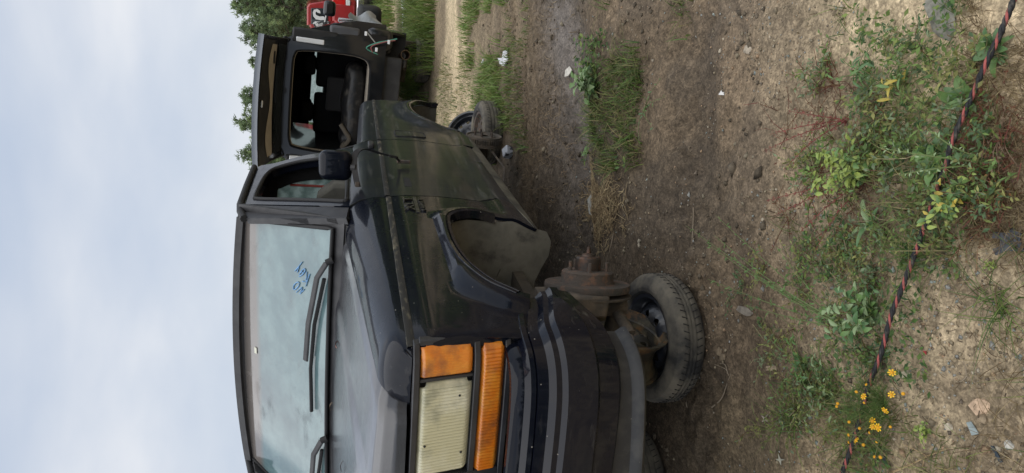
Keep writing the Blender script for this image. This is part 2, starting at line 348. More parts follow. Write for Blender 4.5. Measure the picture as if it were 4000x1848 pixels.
    MB().tube([(sg * .765, 1.70, 1.655), (sg * .757, 1.83, 1.690), (sg * .750, 1.98, 1.712), (sg * .748, 2.35, 1.728), (sg * .742, 2.77, 1.742)], .019, 8).build('drip_rail', M_rubber, suv, 60)
# quarter end hook and fuel door, only on the near side
fd = panel('fuel_door', [(2.715, .690), (2.70, .86), (2.72, .872), (2.84, .870), (2.852, .85), (2.835, .70), (2.82, .688)], lambda t, w: (Sw(w) + .004, t, w), M_side, suv, .04, solid=.006)
MB().tube([(Sw(w) + .003, t, w) for t, w in [(2.845, .87), (2.858, .855), (2.842, .70), (2.825, .683), (2.71, .684), (2.697, .70), (2.69, .862), (2.705, .876), (2.845, .876)]], .0042, 5).build('door_gap', M_rubber, fd, 60)
MB().tube([(.93, 4.26, .86), (.93, 4.34, .87), (.93, 4.36, .83), (.93, 4.34, .76), (.93, 4.26, .75)], .014, 8).build('tailgate_hook', M_trim, suv, 60)
MB().box((.95, 4.29, .605), (.05, .07, .03)).box((.955, 4.33, .60), (.03, .03, .06)).build('broken_bracket', mat('white_plastic', (.6, .6, .58), .5), suv, bevel=.005)
# hood
def hoodf(u, v):
    s = -.836 + 1.672 * u; a = abs(s) / .836
    prof_t = [-.045, -.043, -.03, 0.0, .045, .12, .3, .6, .9, 1.232]; prof_w = [.984, 1.012, 1.040, 1.058, 1.066, 1.074, 1.089, 1.116, 1.142, 1.172]
    q = v * (len(prof_t) - 1); x = range(len(prof_t)); t = lerp(q, x, prof_t); w = lerp(q, x, prof_w)
    top = sstep(.98, 1.07, w)
    w += .034 * (1 - a ** 2) * top + .010 * (1 - sstep(.50, .56, abs(s))) * top * sstep(0, .25, t)
    t -= .045 * (1 - a ** 4) * (1 - sstep(.0, 1.2, t)); t += .075 * max(0, a - .93) / .07 * (1 - sstep(-.05, .3, t)) * (a - .93) / .07 if a > .93 else 0
    if a > .97: w -= .012 * ((a - .97) / .03) ** 2
    return s, t, w
hood = MB().grid(hoodf, 64, 45).build('hood', M_hood, suv, 60, solid=.012)
MB().grid(lambda u, v: ((-.84 + 1.68 * u), -.03 + .03 * v, .958 + .018 * v), 10, 2).build('hood_shut_face', M_rubber, suv)
MB().box((0, .62, .93), (1.66, 1.15, .1)).build('engine_bay_pan', M_dark, suv)
# cowl, windshield with its frame
A0, B0 = Vector((1.28, 1.19)), Vector((1.82, 1.66)); dW = (B0 - A0).normalized(); nW = Vector((-dW.y, dW.x))
def wsf(s, k, off=0):
    """point on the windshield plane: k metres up from its base line"""
    q = A0 + dW * k + nW * off; return (s, q.x, q.y)
def glassf(u, v, off=.012, e=0):
    k = .035 - e + v * (.685 + 2 * e); s0 = .868 + e - (.868 - .722) * v; c = 2 * u - 1
    kk = k + (.045 * (1 - c * c) if v > .5 else .012 * (1 - c * c)) * abs(2 * v - 1) * (1 if v > .5 else -1) * .8
    return wsf(c * s0, kk, off + .03 * (1 - c * c))
fr = MB().grid(lambda u, v: glassf(u, v, .0, .062), 24, 12).build('windshield_frame', M_trim, suv, 60, solid=.03)
M_w = M_glassw; t_ = M_w.node_tree
# brown shade band printed across the top of the glass
c_ = [n for n in t_.nodes if n.type == 'TEX_COORD'][0]; sx = N(t_, 'ShaderNodeSeparateXYZ'); t_.links.new(c_.outputs['Object'], sx.inputs[0])
mr = N(t_, 'ShaderNodeMapRange'); mr.inputs[1].default_value = 1.585; mr.inputs[2].default_value = 1.612; t_.links.new(sx.outputs[2], mr.inputs[0])
pb = t_.nodes['Principled BSDF']; src = pb.inputs['Base Color'].links[0].from_socket
mm = N(t_, 'ShaderNodeMix', data_type='RGBA'); mm.inputs[7].default_value = (.15, .135, .125, 1); t_.links.new(mr.outputs[0], mm.inputs[0]); t_.links.new(src, mm.inputs[6]); t_.links.new(mm.outputs[2], pb.inputs['Base Color'])
ws = MB().grid(lambda u, v: glassf(u, v), 30, 16).build('windshield', M_w, suv, 60)
ring = [glassf(u, 0, .014) for u in np.linspace(0, 1, 25)] + [glassf(1, v, .014) for v in np.linspace(.05, 1, 12)] + [glassf(u, 1, .014) for u in np.linspace(.96, 0, 25)] + [glassf(0, v, .014) for v in np.linspace(.95, 0, 12)]
MB().tube(ring, .010, 6, False).build('rubber_gasket', M_rubber, ws, 70)
MB().grid(lambda u, v: ((-.90 + 1.8 * u), 1.235 + .045 * v, 1.150 + .03 * v + .03 * (1 - (2 * u - 1) ** 2)), 12, 3).build('cowl', M_rubber, suv, solid=.02)
# blue pen writing NO KEY on the glass, strokes measured along the glass (s, k)
def wk(s, k): return glassP(s, k)
def glassP(s, k, off=.0155):
    s0 = .868 - .146 * (k - .035) / .685; c = max(-1, min(1, s / s0)); return wsf(s, k, off + .03 * (1 - c * c))
cal = lambda px, py: ((px - 1000) , (py))
def pxs(x, y):
    """photo pixel to glass coordinates, from the measured corners of the writing"""
    s = .645 + (y - 1020) * (-.001325) + (x - 1200) * .0004; k = .232 + (1200 - x) * .00172 + (y - 1020) * .00006; return s, k
strokes = [[(1199, 1018), (1183, 1040), (1170, 1057)], [(1186, 1040), (1181, 1060)],
           [(1190, 1068), (1206, 1045), (1214, 1046), (1212, 1055), (1202, 1068), (1190, 1076)], [(1197, 1052), (1207, 1060)],
           [(1234, 1061), (1222, 1110)], [(1221, 1053), (1222, 1082), (1217, 1084)], [(1228, 1084), (1218, 1093), (1206, 1092)],
           [(1168, 1127), (1170, 1113), (1183, 1099), (1193, 1101), (1190, 1114), (1175, 1130), (1168, 1127)],
           [(1183, 1139), (1204, 1117), (1206, 1122), (1199, 1143)], [(1199, 1143), (1216, 1123)]]
wr = MB()
for st in strokes:
    q = [glassP(*pxs(*p)) for p in st]; wr.tube(catmull(q, 4) if len(q) > 2 else q, .0027, 5)
wr.build('blue_pen_writing', M_blue, ws, 60)['label'] = 'the words NO KEY in blue pen'
MB().box((0, 0, 0), (.035, .02, .002)).build('paper_sticker', mat('sticker', (.6, .6, .5), .7), ws, M=Matrix.Translation(glassP(.03, .60)) @ Matrix.Rotation(R(41), 4, 'X'))
# wipers
def wiper(pv, arm, blade):
    w = MB().tube([pv] + arm[:1], .016, 8).build('wiper', M_rubber, suv, 50)
    a = [Vector(p) for p in arm]
    MB().sweep(a, [(-.013, .004), (.013, .004), (.014, -.006), (-.014, -.006)], [Vector((0, dW.x, dW.y))] * len(a), True).build('wiper_arm', M_trim, w, bevel=.002)
    MB().tube(blade, .009, 6).build('wiper_blade', M_rubber, w)
g = lambda s, k, o: glassP(s, k, o)
wiper(g(.735, .00, .03), [g(.72, .02, .05), g(.63, .075, .055), g(.375, .13, .05), g(.17, .15, .045)], [g(.625, .055, .028), g(.375, .108, .03), g(.13, .128, .03), g(-.11, .122, .028)])
wiper(g(-.205, .00, .03), [g(-.22, .02, .05), g(-.34, .085, .05), g(-.60, .12, .05), g(-.75, .13, .045)], [g(-.30, .045, .028), g(-.5, .08, .03), g(-.80, .11, .028)])
# roof
def rooff(u, v):
    s = (2 * u - 1); t = 1.80 + v * .98; edge = .752 - .01 * v; w = 1.700 + .045 * (1 - abs(s) ** 2.2) + .012 * v
    if v < .08: w -= .03 * (1 - v / .08) ** 2
    t -= .03 * (1 - s * s) * (1 - v)
    return s * edge, t, w
MB().grid(rooff, 30, 20).build('roof', M_hood, suv, 60, solid=.035)
MB().grid(lambda u, v: ((2 * u - 1) * .735, 1.805 - .03 * (1 - (2 * u - 1) ** 2) + .02 * v, 1.662 + .035 * v + .035 * (1 - (2 * u - 1) ** 2)), 20, 2).build('windshield_header', M_trim, suv, solid=.02)
# mirror on its bent bracket
br = MB(); pts = catmull([(.985, 1.585, 1.115), (1.02, 1.62, 1.125), (1.06, 1.655, 1.133), (1.105, 1.69, 1.133), (1.128, 1.73, 1.115), (1.128, 1.765, 1.075), (1.10, 1.80, 1.0), (1.08, 1.825, .925)], 5)
br.sweep(pts, [(-.002, .014), (.005, .014), (.005, -.014), (-.002, -.014)], [Vector((.75, -.6, .2)).normalized()] * len(pts), True)
br.tube([(1.09, 1.81, .96), (1.08, 1.825, .925), (1.04, 1.91, .90)], .007, 6)
arm = br.build('mirror_bracket', M_trim, suv, 40)
MB().box((1.031, 1.935, .875), (.016, .03, .07)).build('bracket_foot', M_steelrust, arm, bevel=.003)
MB().box((.995, 1.60, 1.118), (.02, .06, .02)).build('bracket_foot', M_steelrust, arm, bevel=.003)
mirr = MB().box((1.062, 1.68, 1.223), (.150, .085, .158)).build('door_mirror', M_paint, arm, 180)
for x in mirr.modifiers: mirr.modifiers.remove(x)
b_ = mirr.modifiers.new('b', 'BEVEL'); b_.width = .04; b_.segments = 6
MB().box((1.06, 1.7235, 1.223), (.12, .004, .125)).build('mirror_glass', M_chrome, mirr, bevel=.001)
MB().tube([(1.06, 1.66, 1.15), (1.06, 1.655, 1.128)], .018, 8).build('mirror_stem', M_trim, mirr)
MB().box((1.0035, 1.63, .875), (.003, .16, .034)).build('bracket_mark', M_rubber, suv)
# door handle near the rear edge
MB().box((1.0, 2.44, 1.035), (.03, .10, .035)).build('door_handle', M_trim, suv, bevel=.008)
# fender badge
bd = None
def letters(txt, size, M, mat_, parent, name, ext=.004):
    c = bpy.data.curves.new(name, 'FONT'); c.body = txt; c.size = size; c.extrude = ext; c.align_x = 'CENTER'; c.align_y = 'CENTER'
    o = bpy.data.objects.new(name + '_tmp', c); me = bpy.data.meshes.new_from_object(o); bpy.data.objects.remove(o)
    o = link(name, me, mat_, parent, 0); o.matrix_local = M; return o
LM = Matrix(((0, 0, 1, 0), (1, 0, 0, 0), (0, 1, 0, 0), (0, 0, 0, 1)))
M_badge = mat('badge_grey', (.10, .10, .105), .35, metal=.6, var=((.03, .03, .03), 60, .4, .6))
bdg = MB().box((1.006, 1.26, .862), (.004, .225, .014)).build('fender_badge', M_badge, suv)
bdg['label'] = 'raised model badge beside the door seam'
letters('XLT', .062, Matrix.Translation((1.007, 1.26, .893)) @ LM @ Matrix.Scale(1.7, 4, (1, 0, 0)), M_badge, bdg, 'badge_letters', .005)
letters('LARIAT', .036, Matrix.Translation((1.007, 1.25, .836)) @ LM @ Matrix.Scale(1.45, 4, (1, 0, 0)), M_badge, bdg, 'badge_letters', .005)
# ------------------------------------------------------------------ front end
def tf(s, w):
    a = abs(s); return -.022 + .2 * (.98 - w) - .05 * (1 - min(1, a) ** 4) + .035 * max(0, (a - .93) / .07) ** 2
def lens(name, s0, s1, w0, w1, mt, par, flutes, off, wave=.0042, horiz=0):
    def f(u, v):
        s = s0 + (s1 - s0) * u; w = w0 + (w1 - w0) * v
        cr_x = max(0, abs(2 * u - 1) - .9) / .1; cr_y = max(0, abs(2 * v - 1) - .8) / .2; w += (.5 - v) * .05 * abs(w1 - w0) / .15 * cr_x * cr_x * cr_y; s += (.5 - u) * .03 * cr_x * cr_y * (1 if s1 > s0 else -1)
        ed = min(u, 1 - u) * abs(s1 - s0); ed2 = min(v, 1 - v) * abs(w1 - w0); d = min(ed, ed2); o = off - .012 * max(0, 1 - d / .012) ** 2
        o += wave * abs(math.sin(math.pi * flutes * u)) if d > .012 else 0
        if horiz and abs(v - horiz) < .02: o -= .002
        return s, tf(s, w) - o, w
    return MB().grid(f, max(12, flutes * 4), 18).build(name, mt, par, 60)
for sg in (1, -1):
    bz = MB()
    def bar(s0, s1, w0, w1, o0=.0, o1=.018, n=10, mb=bz):
        for i in range(n):
            a, b = s0 + (s1 - s0) * i / n, s0 + (s1 - s0) * (i + 1) / n; v = []
            for s in (a, b):
                for w in (w0, w1):
                    for o in (-.02, o1): v.append((s * sg, tf(s, w) - o, w))
            mb.add(v, [(1, 3, 7, 5), (0, 1, 5, 4), (2, 6, 7, 3)] + ([(0, 2, 3, 1)] if i == 0 else []) + ([(4, 5, 7, 6)] if i == n - 1 else []))
    bar(.555, .995, .953, .972, o1=.010); bar(.57, .997, .776, .795, o1=.014); bar(.555, .997, .682, .700, o1=.016)
    bar(.555, .588, .700, .953, o1=.016, n=2); bar(.893, .903, .795, .953, o1=.004, n=1); bar(.988, .999, .70, .955, o1=.004, n=1)
    bezel = bz.build('headlamp_bezel', M_bezel, suv, 40, bevel=.003)
    MB().grid(lambda u, v: ((.56 + .43 * u) * sg, tf(.56 + .43 * u, .69 + .28 * v) + .03, .69 + .28 * v), 10, 6).build('bezel_back', M_rubber, bezel)
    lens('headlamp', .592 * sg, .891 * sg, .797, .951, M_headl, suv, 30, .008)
    rfl = MB().grid(lambda u, v: (lambda s, w: (s * sg, tf(s, w) + .014 + .0015 * math.sin(u * 190) + .13 * (1 - (((u - .5) * 2) ** 2 * .55 + ((v - .5) * 2) ** 2 * .45)), w))(.594 + .295 * u, .799 + .150 * v), 120, 24).build('headlamp_reflector', M_reflect, bezel, 60)
    MB().lathe([(.0, .0), (.012, .004), (.014, .02), (.010, .04), (0, .045)], 12, axis_frame((.742 * sg, .04, .874), (0, -1, 0))).build('bulb', M_chrome, rfl, 60)
    MB().grid(lambda u, v: (lambda s, w: (s * sg, tf(s, w) + .014 + .03 * (1 - (2 * v - 1) ** 2) + .0012 * math.sin(u * 230), w))(.574 + .41 * u, .703 + .07 * v), 150, 8).build('turn_lamp_reflector', mat('amber_reflector', (.95, .50, .10), .2, .9), bezel, 60)
    MB().grid(lambda u, v: (lambda s, w: (s * sg, tf(s, w) + .014 + .03 * (1 - (2 * v - 1) ** 2), w))(.905 + .084 * u, .80 + .15 * v), 10, 12).build('corner_lamp_reflector', mat('amber_reflector', (.90, .44, .09), .25, .9), bezel, 60)
    for s_, w_ in ((.845, .835), (.66, .82), (.70, .93)): MB().lathe([(0, .003), (.0028, .0025), (.0038, 0)], 10, axis_frame((s_ * sg, tf(s_, w_) - .012, w_), (0, -1, 0))).build('lamp_adjuster', M_rubber, bezel, 60)
    lens('corner_lamp', .904 * sg, .990 * sg, .799, .951, M_orange, suv, 12, .010, .0012)
    lens('turn_signal_lamp', .572 * sg, .986 * sg, .702, .774, M_orange, suv, 40, .012)
gr = MB()
for k in range(6): gr.box((0, -.055 + .2 * (.98 - (.715 + .045 * k)), .715 + .045 * k), (1.1, .03, .012))
for k in (-.275, 0, .275): gr.box((k, -.045, .83), (.014, .03, .27))
gr.build('grille', M_bezel, suv, bevel=.003)
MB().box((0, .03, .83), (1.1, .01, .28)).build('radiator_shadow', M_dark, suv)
# bumper: swept round the nose
half = [(1.004, .285), (1.008, .18), (1.006, .07), (.997, -.005), (.975, -.062), (.935, -.103), (.86, -.132), (.70, -.152), (.45, -.165), (.2, -.17), (0, -.172)]
hp = [tuple(p) for p in catmull(half, 9)]; full = [(x, y, 0) for x, y in hp] + [(-x, y, 0) for x, y in hp[::-1][1:]]
nb = len(full); outv = []
for i in range(nb):
    d = Vector(full[min(i + 1, nb - 1)]) - Vector(full[max(i - 1, 0)]); o = Vector((d.y, -d.x, 0)).normalized()
    if o.dot(Vector(full[i]) - Vector((0, .6, 0))) < 0: o = -o
    outv.append(o)
def sidek(i): return sstep(.02, .285, full[i][1])
def bump_prof(i):
    k = sidek(i); P = [(-.03, .632), (-.004, .629), (-.001, .599), (.020, .583), (.021, .567), (.036, .554), (.038, .53), (.040, .472), (.030, .463), (.018, .402), (.004, .392), (-.06, .388)]
    return [(d, w - .048 * k + (.085 * k if w < .5 else 0)) for d, w in P]
bp = MB().sweep(full, bump_prof, outv).build('front_bumper', M_fpaint, suv, 28, solid=.004)
def stone_prof(i):
    k = sidek(i); return [(d, w - .03 * k) for d, w in [(-.05, .702), (-.036, .700), (-.030, .690), (-.026, .664), (-.006, .650), (-.004, .636), (-.06, .634)]]
MB().sweep(full, stone_prof, outv).build('front_valance_strip', M_fpaint, suv, 28)
lowi = [i for i in range(nb) if full[i][1] < .075]
def val_prof(i):
    P = [(-.03, .43), (-.012, .405), (-.014, .350), (.001, .332), (.004, .318), (-.012, .306), (-.04, .306)]; sag = .03 * sstep(1.0, .5, abs(full[lowi[i]][0]))
    return [(d, w - sag) for d, w in P]
MB().sweep([full[i] for i in lowi], val_prof, [outv[i] for i in lowi]).build('air_dam', mat('scuffed_black_plastic', (.020, .021, .023), .55, var=((.055, .054, .05), 14, .48, .72), speck=((.35, .33, .28), 45, .09), bump=(120, .2, .002)), suv, 28, solid=.006)
# ------------------------------------------------------------------ running gear
MB().box((0, 2.2, .40), (1.5, 3.9, .05)).build('floor_pan', M_under, suv)
for sg in (1, -1):
    MB().box((sg * .42, 2.0, .30), (.09, 4.3, .14)).build('frame_rail', M_under, suv)
    d_ = Vector((sg * .966, sg * .26, 0)); ax = axis_frame(Vector((sg * .80, .66, .225)) - d_ * .80, d_)
    rot = MB().lathe([(.05, .86), (.168, .862), (.170, .868), (.170, .884), (.168, .889), (.108, .891), (.104, .90), (.103, .932), (.096, .938), (.05, .940)], 48, ax).build('brake_rotor', M_steelrust, suv, 40)
    MB().lathe([(.052, .935), (.05, .985), (.044, .993), (.028, .994), (.024, 1.002), (.008, 1.008), (.006, 1.03), (0, 1.034)], 24, ax).build('hub', M_hubcap, rot, 30)
    for k in range(5):
        a = k * 2 * math.pi / 5 + .4; MB().tube([(.075 * math.cos(a), .075 * math.sin(a), .93), (.075 * math.cos(a), .075 * math.sin(a), .975)], .0075, 8, M=ax).build('wheel_stud', M_steelrust, rot)
    MB().lathe([(.06, .835), (.175, .838), (.178, .846), (.06, .85)], 40, ax).build('splash_shield', M_iron, rot)
    kn = MB().tube([(sg * .80, .66, .06), (sg * .79, .665, .22), (sg * .76, .67, .40)], [.04, .05, .035], 10); kn.tube([(sg * .80, .66, .225), (sg * .88, .66, .225)], .045, 12)
    kn.box((sg * .80, .66, .41), (.12, .07, .05)); kn.tube([(sg * .80, .58, .12), (sg * .76, .48, .10)], .024, 8); kn.build('steering_knuckle', M_iron, suv, 50)
    MB().tube([(sg * .76, .655, .09), (sg * .5, .66, .10), (sg * .1, .68, .18), (-sg * .1, .69, .24)], [.038, .045, .05, .04], 10).build('axle_beam', M_iron, suv, 50)
    sp = [(sg * .60 + .055 * math.cos(a), .66 + .055 * math.sin(a), .14 + a * .0085) for a in np.linspace(0, 38, 150)]
    MB().tube(sp, .009, 6).build('coil_spring', M_iron, suv, 60)
    MB().tube([(sg * .74, .46, .10), (sg * .3, .46, .14)], .016, 8).tube([(sg * .74, .46, .10), (sg * .74, .46, .15)], .03, 10).build('tie_rod', M_iron, suv, 50)
    MB().tube([(sg * .70, .60, .16), (sg * .66, .50, .62)], .024, 10).build('shock_absorber', M_iron, suv, 50)
    cal_ = MB().box((sg * .86, .55, .27), (.09, .09, .16)).build('brake_caliper_bracket', M_iron, suv, bevel=.012)
    # rear drum
    ax = axis_frame((0, 3.54, .142), (sg, 0, 0)); pr = [(.03, .865), (.125, .866), (.128, .872), (.140, .874), (.141, .858), (.135, .852)]
    dm = MB().lathe([(.03, .868), (.085, .868), (.09, .862), (.126, .862), (.130, .870), (.139, .871), (.141, .865), (.141, .820), (.150, .815), (.150, .795), (.10, .79), (.03, .79)], 48, ax)
    for k in range(48):
        a = 2 * math.pi * k / 48; dm.box((0, 0, .837), (.012, .006, .040), ax @ Matrix.Rotation(a, 4, 'Z') @ Matrix.Translation((.144, 0, 0)))
    drm = dm.build('brake_drum', M_iron, suv, 40)
    for k in range(5):
        a = k * 2 * math.pi / 5 + .2; MB().tube([(.07 * math.cos(a), .07 * math.sin(a), .86), (.07 * math.cos(a), .07 * math.sin(a), .905)], .008, 8, M=ax).build('wheel_stud', M_steelrust, drm)
    MB().tube([(sg * .56, 2.95, .28), (sg * .56, 3.2, .20), (sg * .56, 3.54, .17), (sg * .56, 3.9, .21), (sg * .56, 4.15, .30)], .022, 6).build('leaf_spring', M_iron, suv, 50)
MB().tube([(-.8, 3.54, .142), (.8, 3.54, .142)], .042, 12).lathe([(.0, -.16), (.10, -.13), (.15, 0), (.10, .13), (0, .16)], 20, axis_frame((0.1, 3.54, .142), (1, 0, 0))).build('rear_axle', M_under, suv, 50)
MB().tube([(.78, 3.42, .10), (.70, 3.2, .03), (.62, 3.05, .06)], .008, 6).build('brake_cable', M_iron, suv)
# ------------------------------------------------------------------ cabin
MB().box((0, 1.48, 1.02), (1.5, .34, .26)).build('dashboard', M_dark, suv, bevel=.05)
MB().grid(lambda u, v: ((2 * u - 1) * .9, 1.2 + .05 * v, .45 + .65 * v), 4, 4).build('firewall', M_dark, suv)
for sx_ in (.50, -.50):
    st = MB().box((sx_, 2.05, .72), (.58, .52, .2)).build('seat', M_vinyl, suv, bevel=.05)
    MB().add([(sx_ + x * k, y, z) for z, y0, k in ((.75, 2.20, .29), (1.05, 2.27, .30), (1.24, 2.31, .29), (1.345, 2.34, .20)) for x, y in ((-1, y0), (1, y0), (1, y0 + .13), (-1, y0 + .13))], [(i * 4 + a, i * 4 + (a + 1) % 4, i * 4 + 4 + (a + 1) % 4, i * 4 + 4 + a) for i in range(3) for a in range(4)] + [(12, 13, 14, 15)]).build('backrest', M_vinyl, st, 60, bevel=.03)
sw_ = MB(); axs = axis_frame((.42, 1.72, 1.06), (0, .85, .5)); sw_.lathe([(.175 + .014 * math.cos(a), .014 * math.sin(a)) for a in np.linspace(0, 2 * math.pi, 9)[:-1]], 28, axs, True); sw_.tube([(-.17, 0, 0), (.17, 0, 0)], .012, 6, M=axs)
sw_.build('steering_wheel', M_dark, suv, 60)
pw = panel('passenger_window', hole, lambda t, w: (-(.935 - .353 * (w - 1.153)), t, w), M_glassd, suv, .12, solid=.004)
bwh = [tuple(p) for p in catmull([(-.70, 1.20), (-.69, 1.42), (-.64, 1.565), (-.56, 1.60), (0, 1.61), (.56, 1.60), (.64, 1.565), (.69, 1.42), (.70, 1.20), (.64, 1.15), (0, 1.14), (-.64, 1.15)], 4, True)]
cb_ = panel('cab_back_wall', [(-.90, .45), (-.93, 1.12), (-.74, 1.71), (0, 1.745), (.74, 1.71), (.93, 1.12), (.90, .45)], lambda s, w: (s, 2.70 - .04 * (w - 1.1), w), M_dark, suv, .1, [bwh], solid=.03)
bwg = panel('rear_window', bwh, lambda s, w: (s, 2.715 - .04 * (w - 1.1), w), fogged('mottled_rear_glass', (.60, .68, .66), (.34, .42, .40), 20, .75), cb_, .15, solid=.004)
MB().tube([(.655, 2.70, 1.52), (.65, 2.70, 1.16)], .008, 6).build('red_tape', mat('red_tape', (.5, .10, .08), .6), bwg)
MB().box((0, 3.4, .62), (1.3, 1.6, .04)).build('load_floor', M_under, suv)
MB().box((0, 2.9, .80), (1.3, .12, .42)).build('rear_seat_back', M_vinyl, suv, bevel=.04)
# ------------------------------------------------------------------ ground: one sheet, fine near the camera
def gheight(x, y):
    x = np.asarray(x, float); y = np.asarray(y, float)
    near = np.clip((14 - y) / 8, 0.15, 1)
    h = (fbm(x * .7 + 3, y * .7 + 8, 3) - .5) * .10 * near
    h = h + (fbm(x * 5 + 40, y * 6 + 3, 3) - .5) * .035 * near + (fbm(x * 19 + 4, y * 23 + 30, 2) - .5) * .016 * near
    yy = y - .10 * x + .12 * (fbm(x * .8, y * .3 + 50, 2) - .5)
    h = h - .045 * np.exp(-((yy - 4.1) / .28) ** 2) - .035 * np.exp(-((yy - 3.95) / .1) ** 2) + .03 * np.exp(-((yy - 4.65) / .2) ** 2) + .03 * np.exp(-((yy - 3.55) / .25) ** 2)
    h = h - .03 * np.exp(-((yy - 2.6) / .35) ** 2) * (x > -2)
    h = h + .012 * np.clip(fbm(x * 33, y * 33, 2) - .55, 0, 1) * 5 * np.exp(-((yy - 5.0) / .7) ** 2)
    rg_ = 1 - np.abs(2 * fbm(x * 3.1 + 12, y * 4.5 + 33, 3) - 1)
    h = h + .028 * np.clip(rg_ - .72, 0, 1) * 3 * np.exp(-((yy - 3.0) / .9) ** 2) + .02 * np.clip(fbm(x * 11 + 2, y * 13 + 6, 3) - .52, 0, 1) * 2.2 * np.exp(-((yy - 2.7) / .8) ** 2)
    tr_ = np.exp(-((yy - 4.12) / .2) ** 2) + np.exp(-((yy - 2.72) / .16) ** 2); h = h + .010 * tr_ * np.sign(np.sin(x * 34 + 9 * np.abs(np.sin(yy * 14)))) * near
    return h
def gh(x, y): return float(gheight(np.array([x]), np.array([y]))[0])
def g3(x, y, dz=0): return Vector((x, y, gh(x, y) + dz))
def px2g(px, py):
    d = Fw * 2700 + Rt * (924 - py) - Up * (px - 2000); k = -CAM_H / d.z; return d.x * k, d.y * k
def px2y(px, py, Y):
    d = Fw * 2700 + Rt * (924 - py) - Up * (px - 2000); k = Y / d.y; return Vector((d.x * k, Y, CAM_H + d.z * k))
def pxz(px, py, z):
    d = Fw * 2700 + Rt * (924 - py) - Up * (px - 2000); k = (z - CAM_H) / d.z; return Vector((d.x * k, d.y * k, z))
NG = 640; b_ = 4.9
u = np.linspace(-1, 1, NG); gx = .1 + 1.0 * np.sinh(b_ * u) * 90 / math.sinh(b_) / 1.0
gy = 2.0 + np.where(u < 0, np.sinh(b_ * u) * 40 / math.sinh(b_), np.sinh(b_ * u) * 110 / math.sinh(b_))
X, Y = np.meshgrid(gx, gy, indexing='ij'); Z = gheight(X, Y)
n1_ = fbm(X * 1.3, Y * 1.3, 4); n2_ = fbm(X * 4 + 9, Y * 4 + 2, 4); n3_ = fbm(X * .5 + 70, Y * 1.6, 3)
yy = Y - .10 * X + .5 * (n1_ - .5) + .25 * (n2_ - .5)
def cmix(c, col_, m): return c * (1 - m[..., None]) + np.array(col_) * m[..., None]
def ss(a, b, x): t = np.clip((x - a) / (b - a), 0, 1); return t * t * (3 - 2 * t)
C = np.zeros(X.shape + (3,)) + np.array((.128, .095, .062))
C = cmix(C, (.092, .071, .049), ss(.45, .62, n2_) * .7)
C = cmix(C, (.33, .262, .17), ss(2.25, 1.6, yy) * (.45 + .55 * ss(.35, .55, n2_)))
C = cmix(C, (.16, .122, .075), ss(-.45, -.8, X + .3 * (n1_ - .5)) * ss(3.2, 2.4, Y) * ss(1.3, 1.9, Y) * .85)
C = cmix(C, (.115, .10, .088), np.exp(-((yy - 4.15) / .30) ** 2) * .95)
C = cmix(C, (.135, .102, .065), ss(4.45, 4.75, yy) * ss(6.1, 5.4, yy) * .9)
C = cmix(C, (.40, .32, .205), ss(5.6, 6.6, yy) * (.35 + .65 * ss(.40, .56, n3_)))
C = cmix(C, (.10, .085, .048), ss(9.4, 9.9, yy) * ss(11.3, 10.8, yy) * .8)
C = cmix(C, (.075, .085, .035), ss(13.6, 14.6, yy) * .9)
C = cmix(C, (.055, .043, .030), np.exp(-((X - .25 * (Y - 2.6) + .35) / 1.1) ** 2) * ss(2.7, 3.4, Y) * ss(8, 6, Y) * .6)  # shade beneath the black SUV, painted into the dirt colour
C = C * (1.0 + .45 * ss(.30, .68, fbm(X * 1.9 + 21, Y * 2.6 + 4, 4)))[..., None]; C = cmix(C, (.070, .054, .038), ss(.56, .68, fbm(X * 1.1 + 61, Y * 1.7 + 14, 4)) * ss(1.7, 2.3, Y) * ss(6, 5, Y) * .65)
wet = np.clip(np.exp(-((yy - 4.15) / .3) ** 2) * .8 + .25 * ss(.5, .6, n2_) * ss(1.9, 2.5, yy) * ss(4, 3.4, yy), 0, 1)
gv = np.stack([X, Y, Z], -1).reshape(-1, 3)
ii = np.arange(NG * NG).reshape(NG, NG); gf = np.stack([ii[:-1, :-1], ii[1:, :-1], ii[1:, 1:], ii[:-1, 1:]], -1).reshape(-1, 4)
def npmesh(name, v, f, colr=None):
    me = bpy.data.meshes.new(name); v = np.asarray(v, np.float32); f = np.asarray(f, np.int32); k = f.shape[1]
    me.vertices.add(len(v)); me.vertices.foreach_set('co', v.ravel()); me.loops.add(f.size); me.loops.foreach_set('vertex_index', f.ravel())
    me.polygons.add(len(f)); me.polygons.foreach_set('loop_start', np.arange(0, f.size, k, dtype=np.int32)); me.polygons.foreach_set('loop_total', np.full(len(f), k, np.int32))
    me.update(calc_edges=True)
    if colr is not None:
        a = me.color_attributes.new('Col', 'FLOAT_COLOR', 'POINT'); c4 = np.ones((len(v), 4), np.float32); c4[:, :colr.shape[1]] = colr; a.data.foreach_set('color', c4.ravel())
    return me
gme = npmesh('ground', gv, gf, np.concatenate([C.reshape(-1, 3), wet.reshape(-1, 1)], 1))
mg = bpy.data.materials.new('earth'); mg.use_nodes = True; t = mg.node_tree; b = t.nodes['Principled BSDF']; L = t.links.new
at = N(t, 'ShaderNodeAttribute', attribute_name='Col'); tcg = N(t, 'ShaderNodeTexCoord')
def nz(s, d=6, r=.65):
    n = N(t, 'ShaderNodeTexNoise'); n.inputs['Scale'].default_value = s; n.inputs['Detail'].default_value = d; n.inputs['Roughness'].default_value = r; L(tcg.outputs['Object'], n.inputs['Vector']); return n.outputs['Fac']
def mr_(x, a, b2, c=0, d=1):
    r = N(t, 'ShaderNodeMapRange'); r.inputs[1].default_value = a; r.inputs[2].default_value = b2; r.inputs[3].default_value = c; r.inputs[4].default_value = d; L(x, r.inputs[0]); return r.outputs[0]
def mul(a, v):
    x = N(t, 'ShaderNodeVectorMath', operation='SCALE'); L(a, x.inputs[0]); L(v, x.inputs['Scale']); return x.outputs[0]
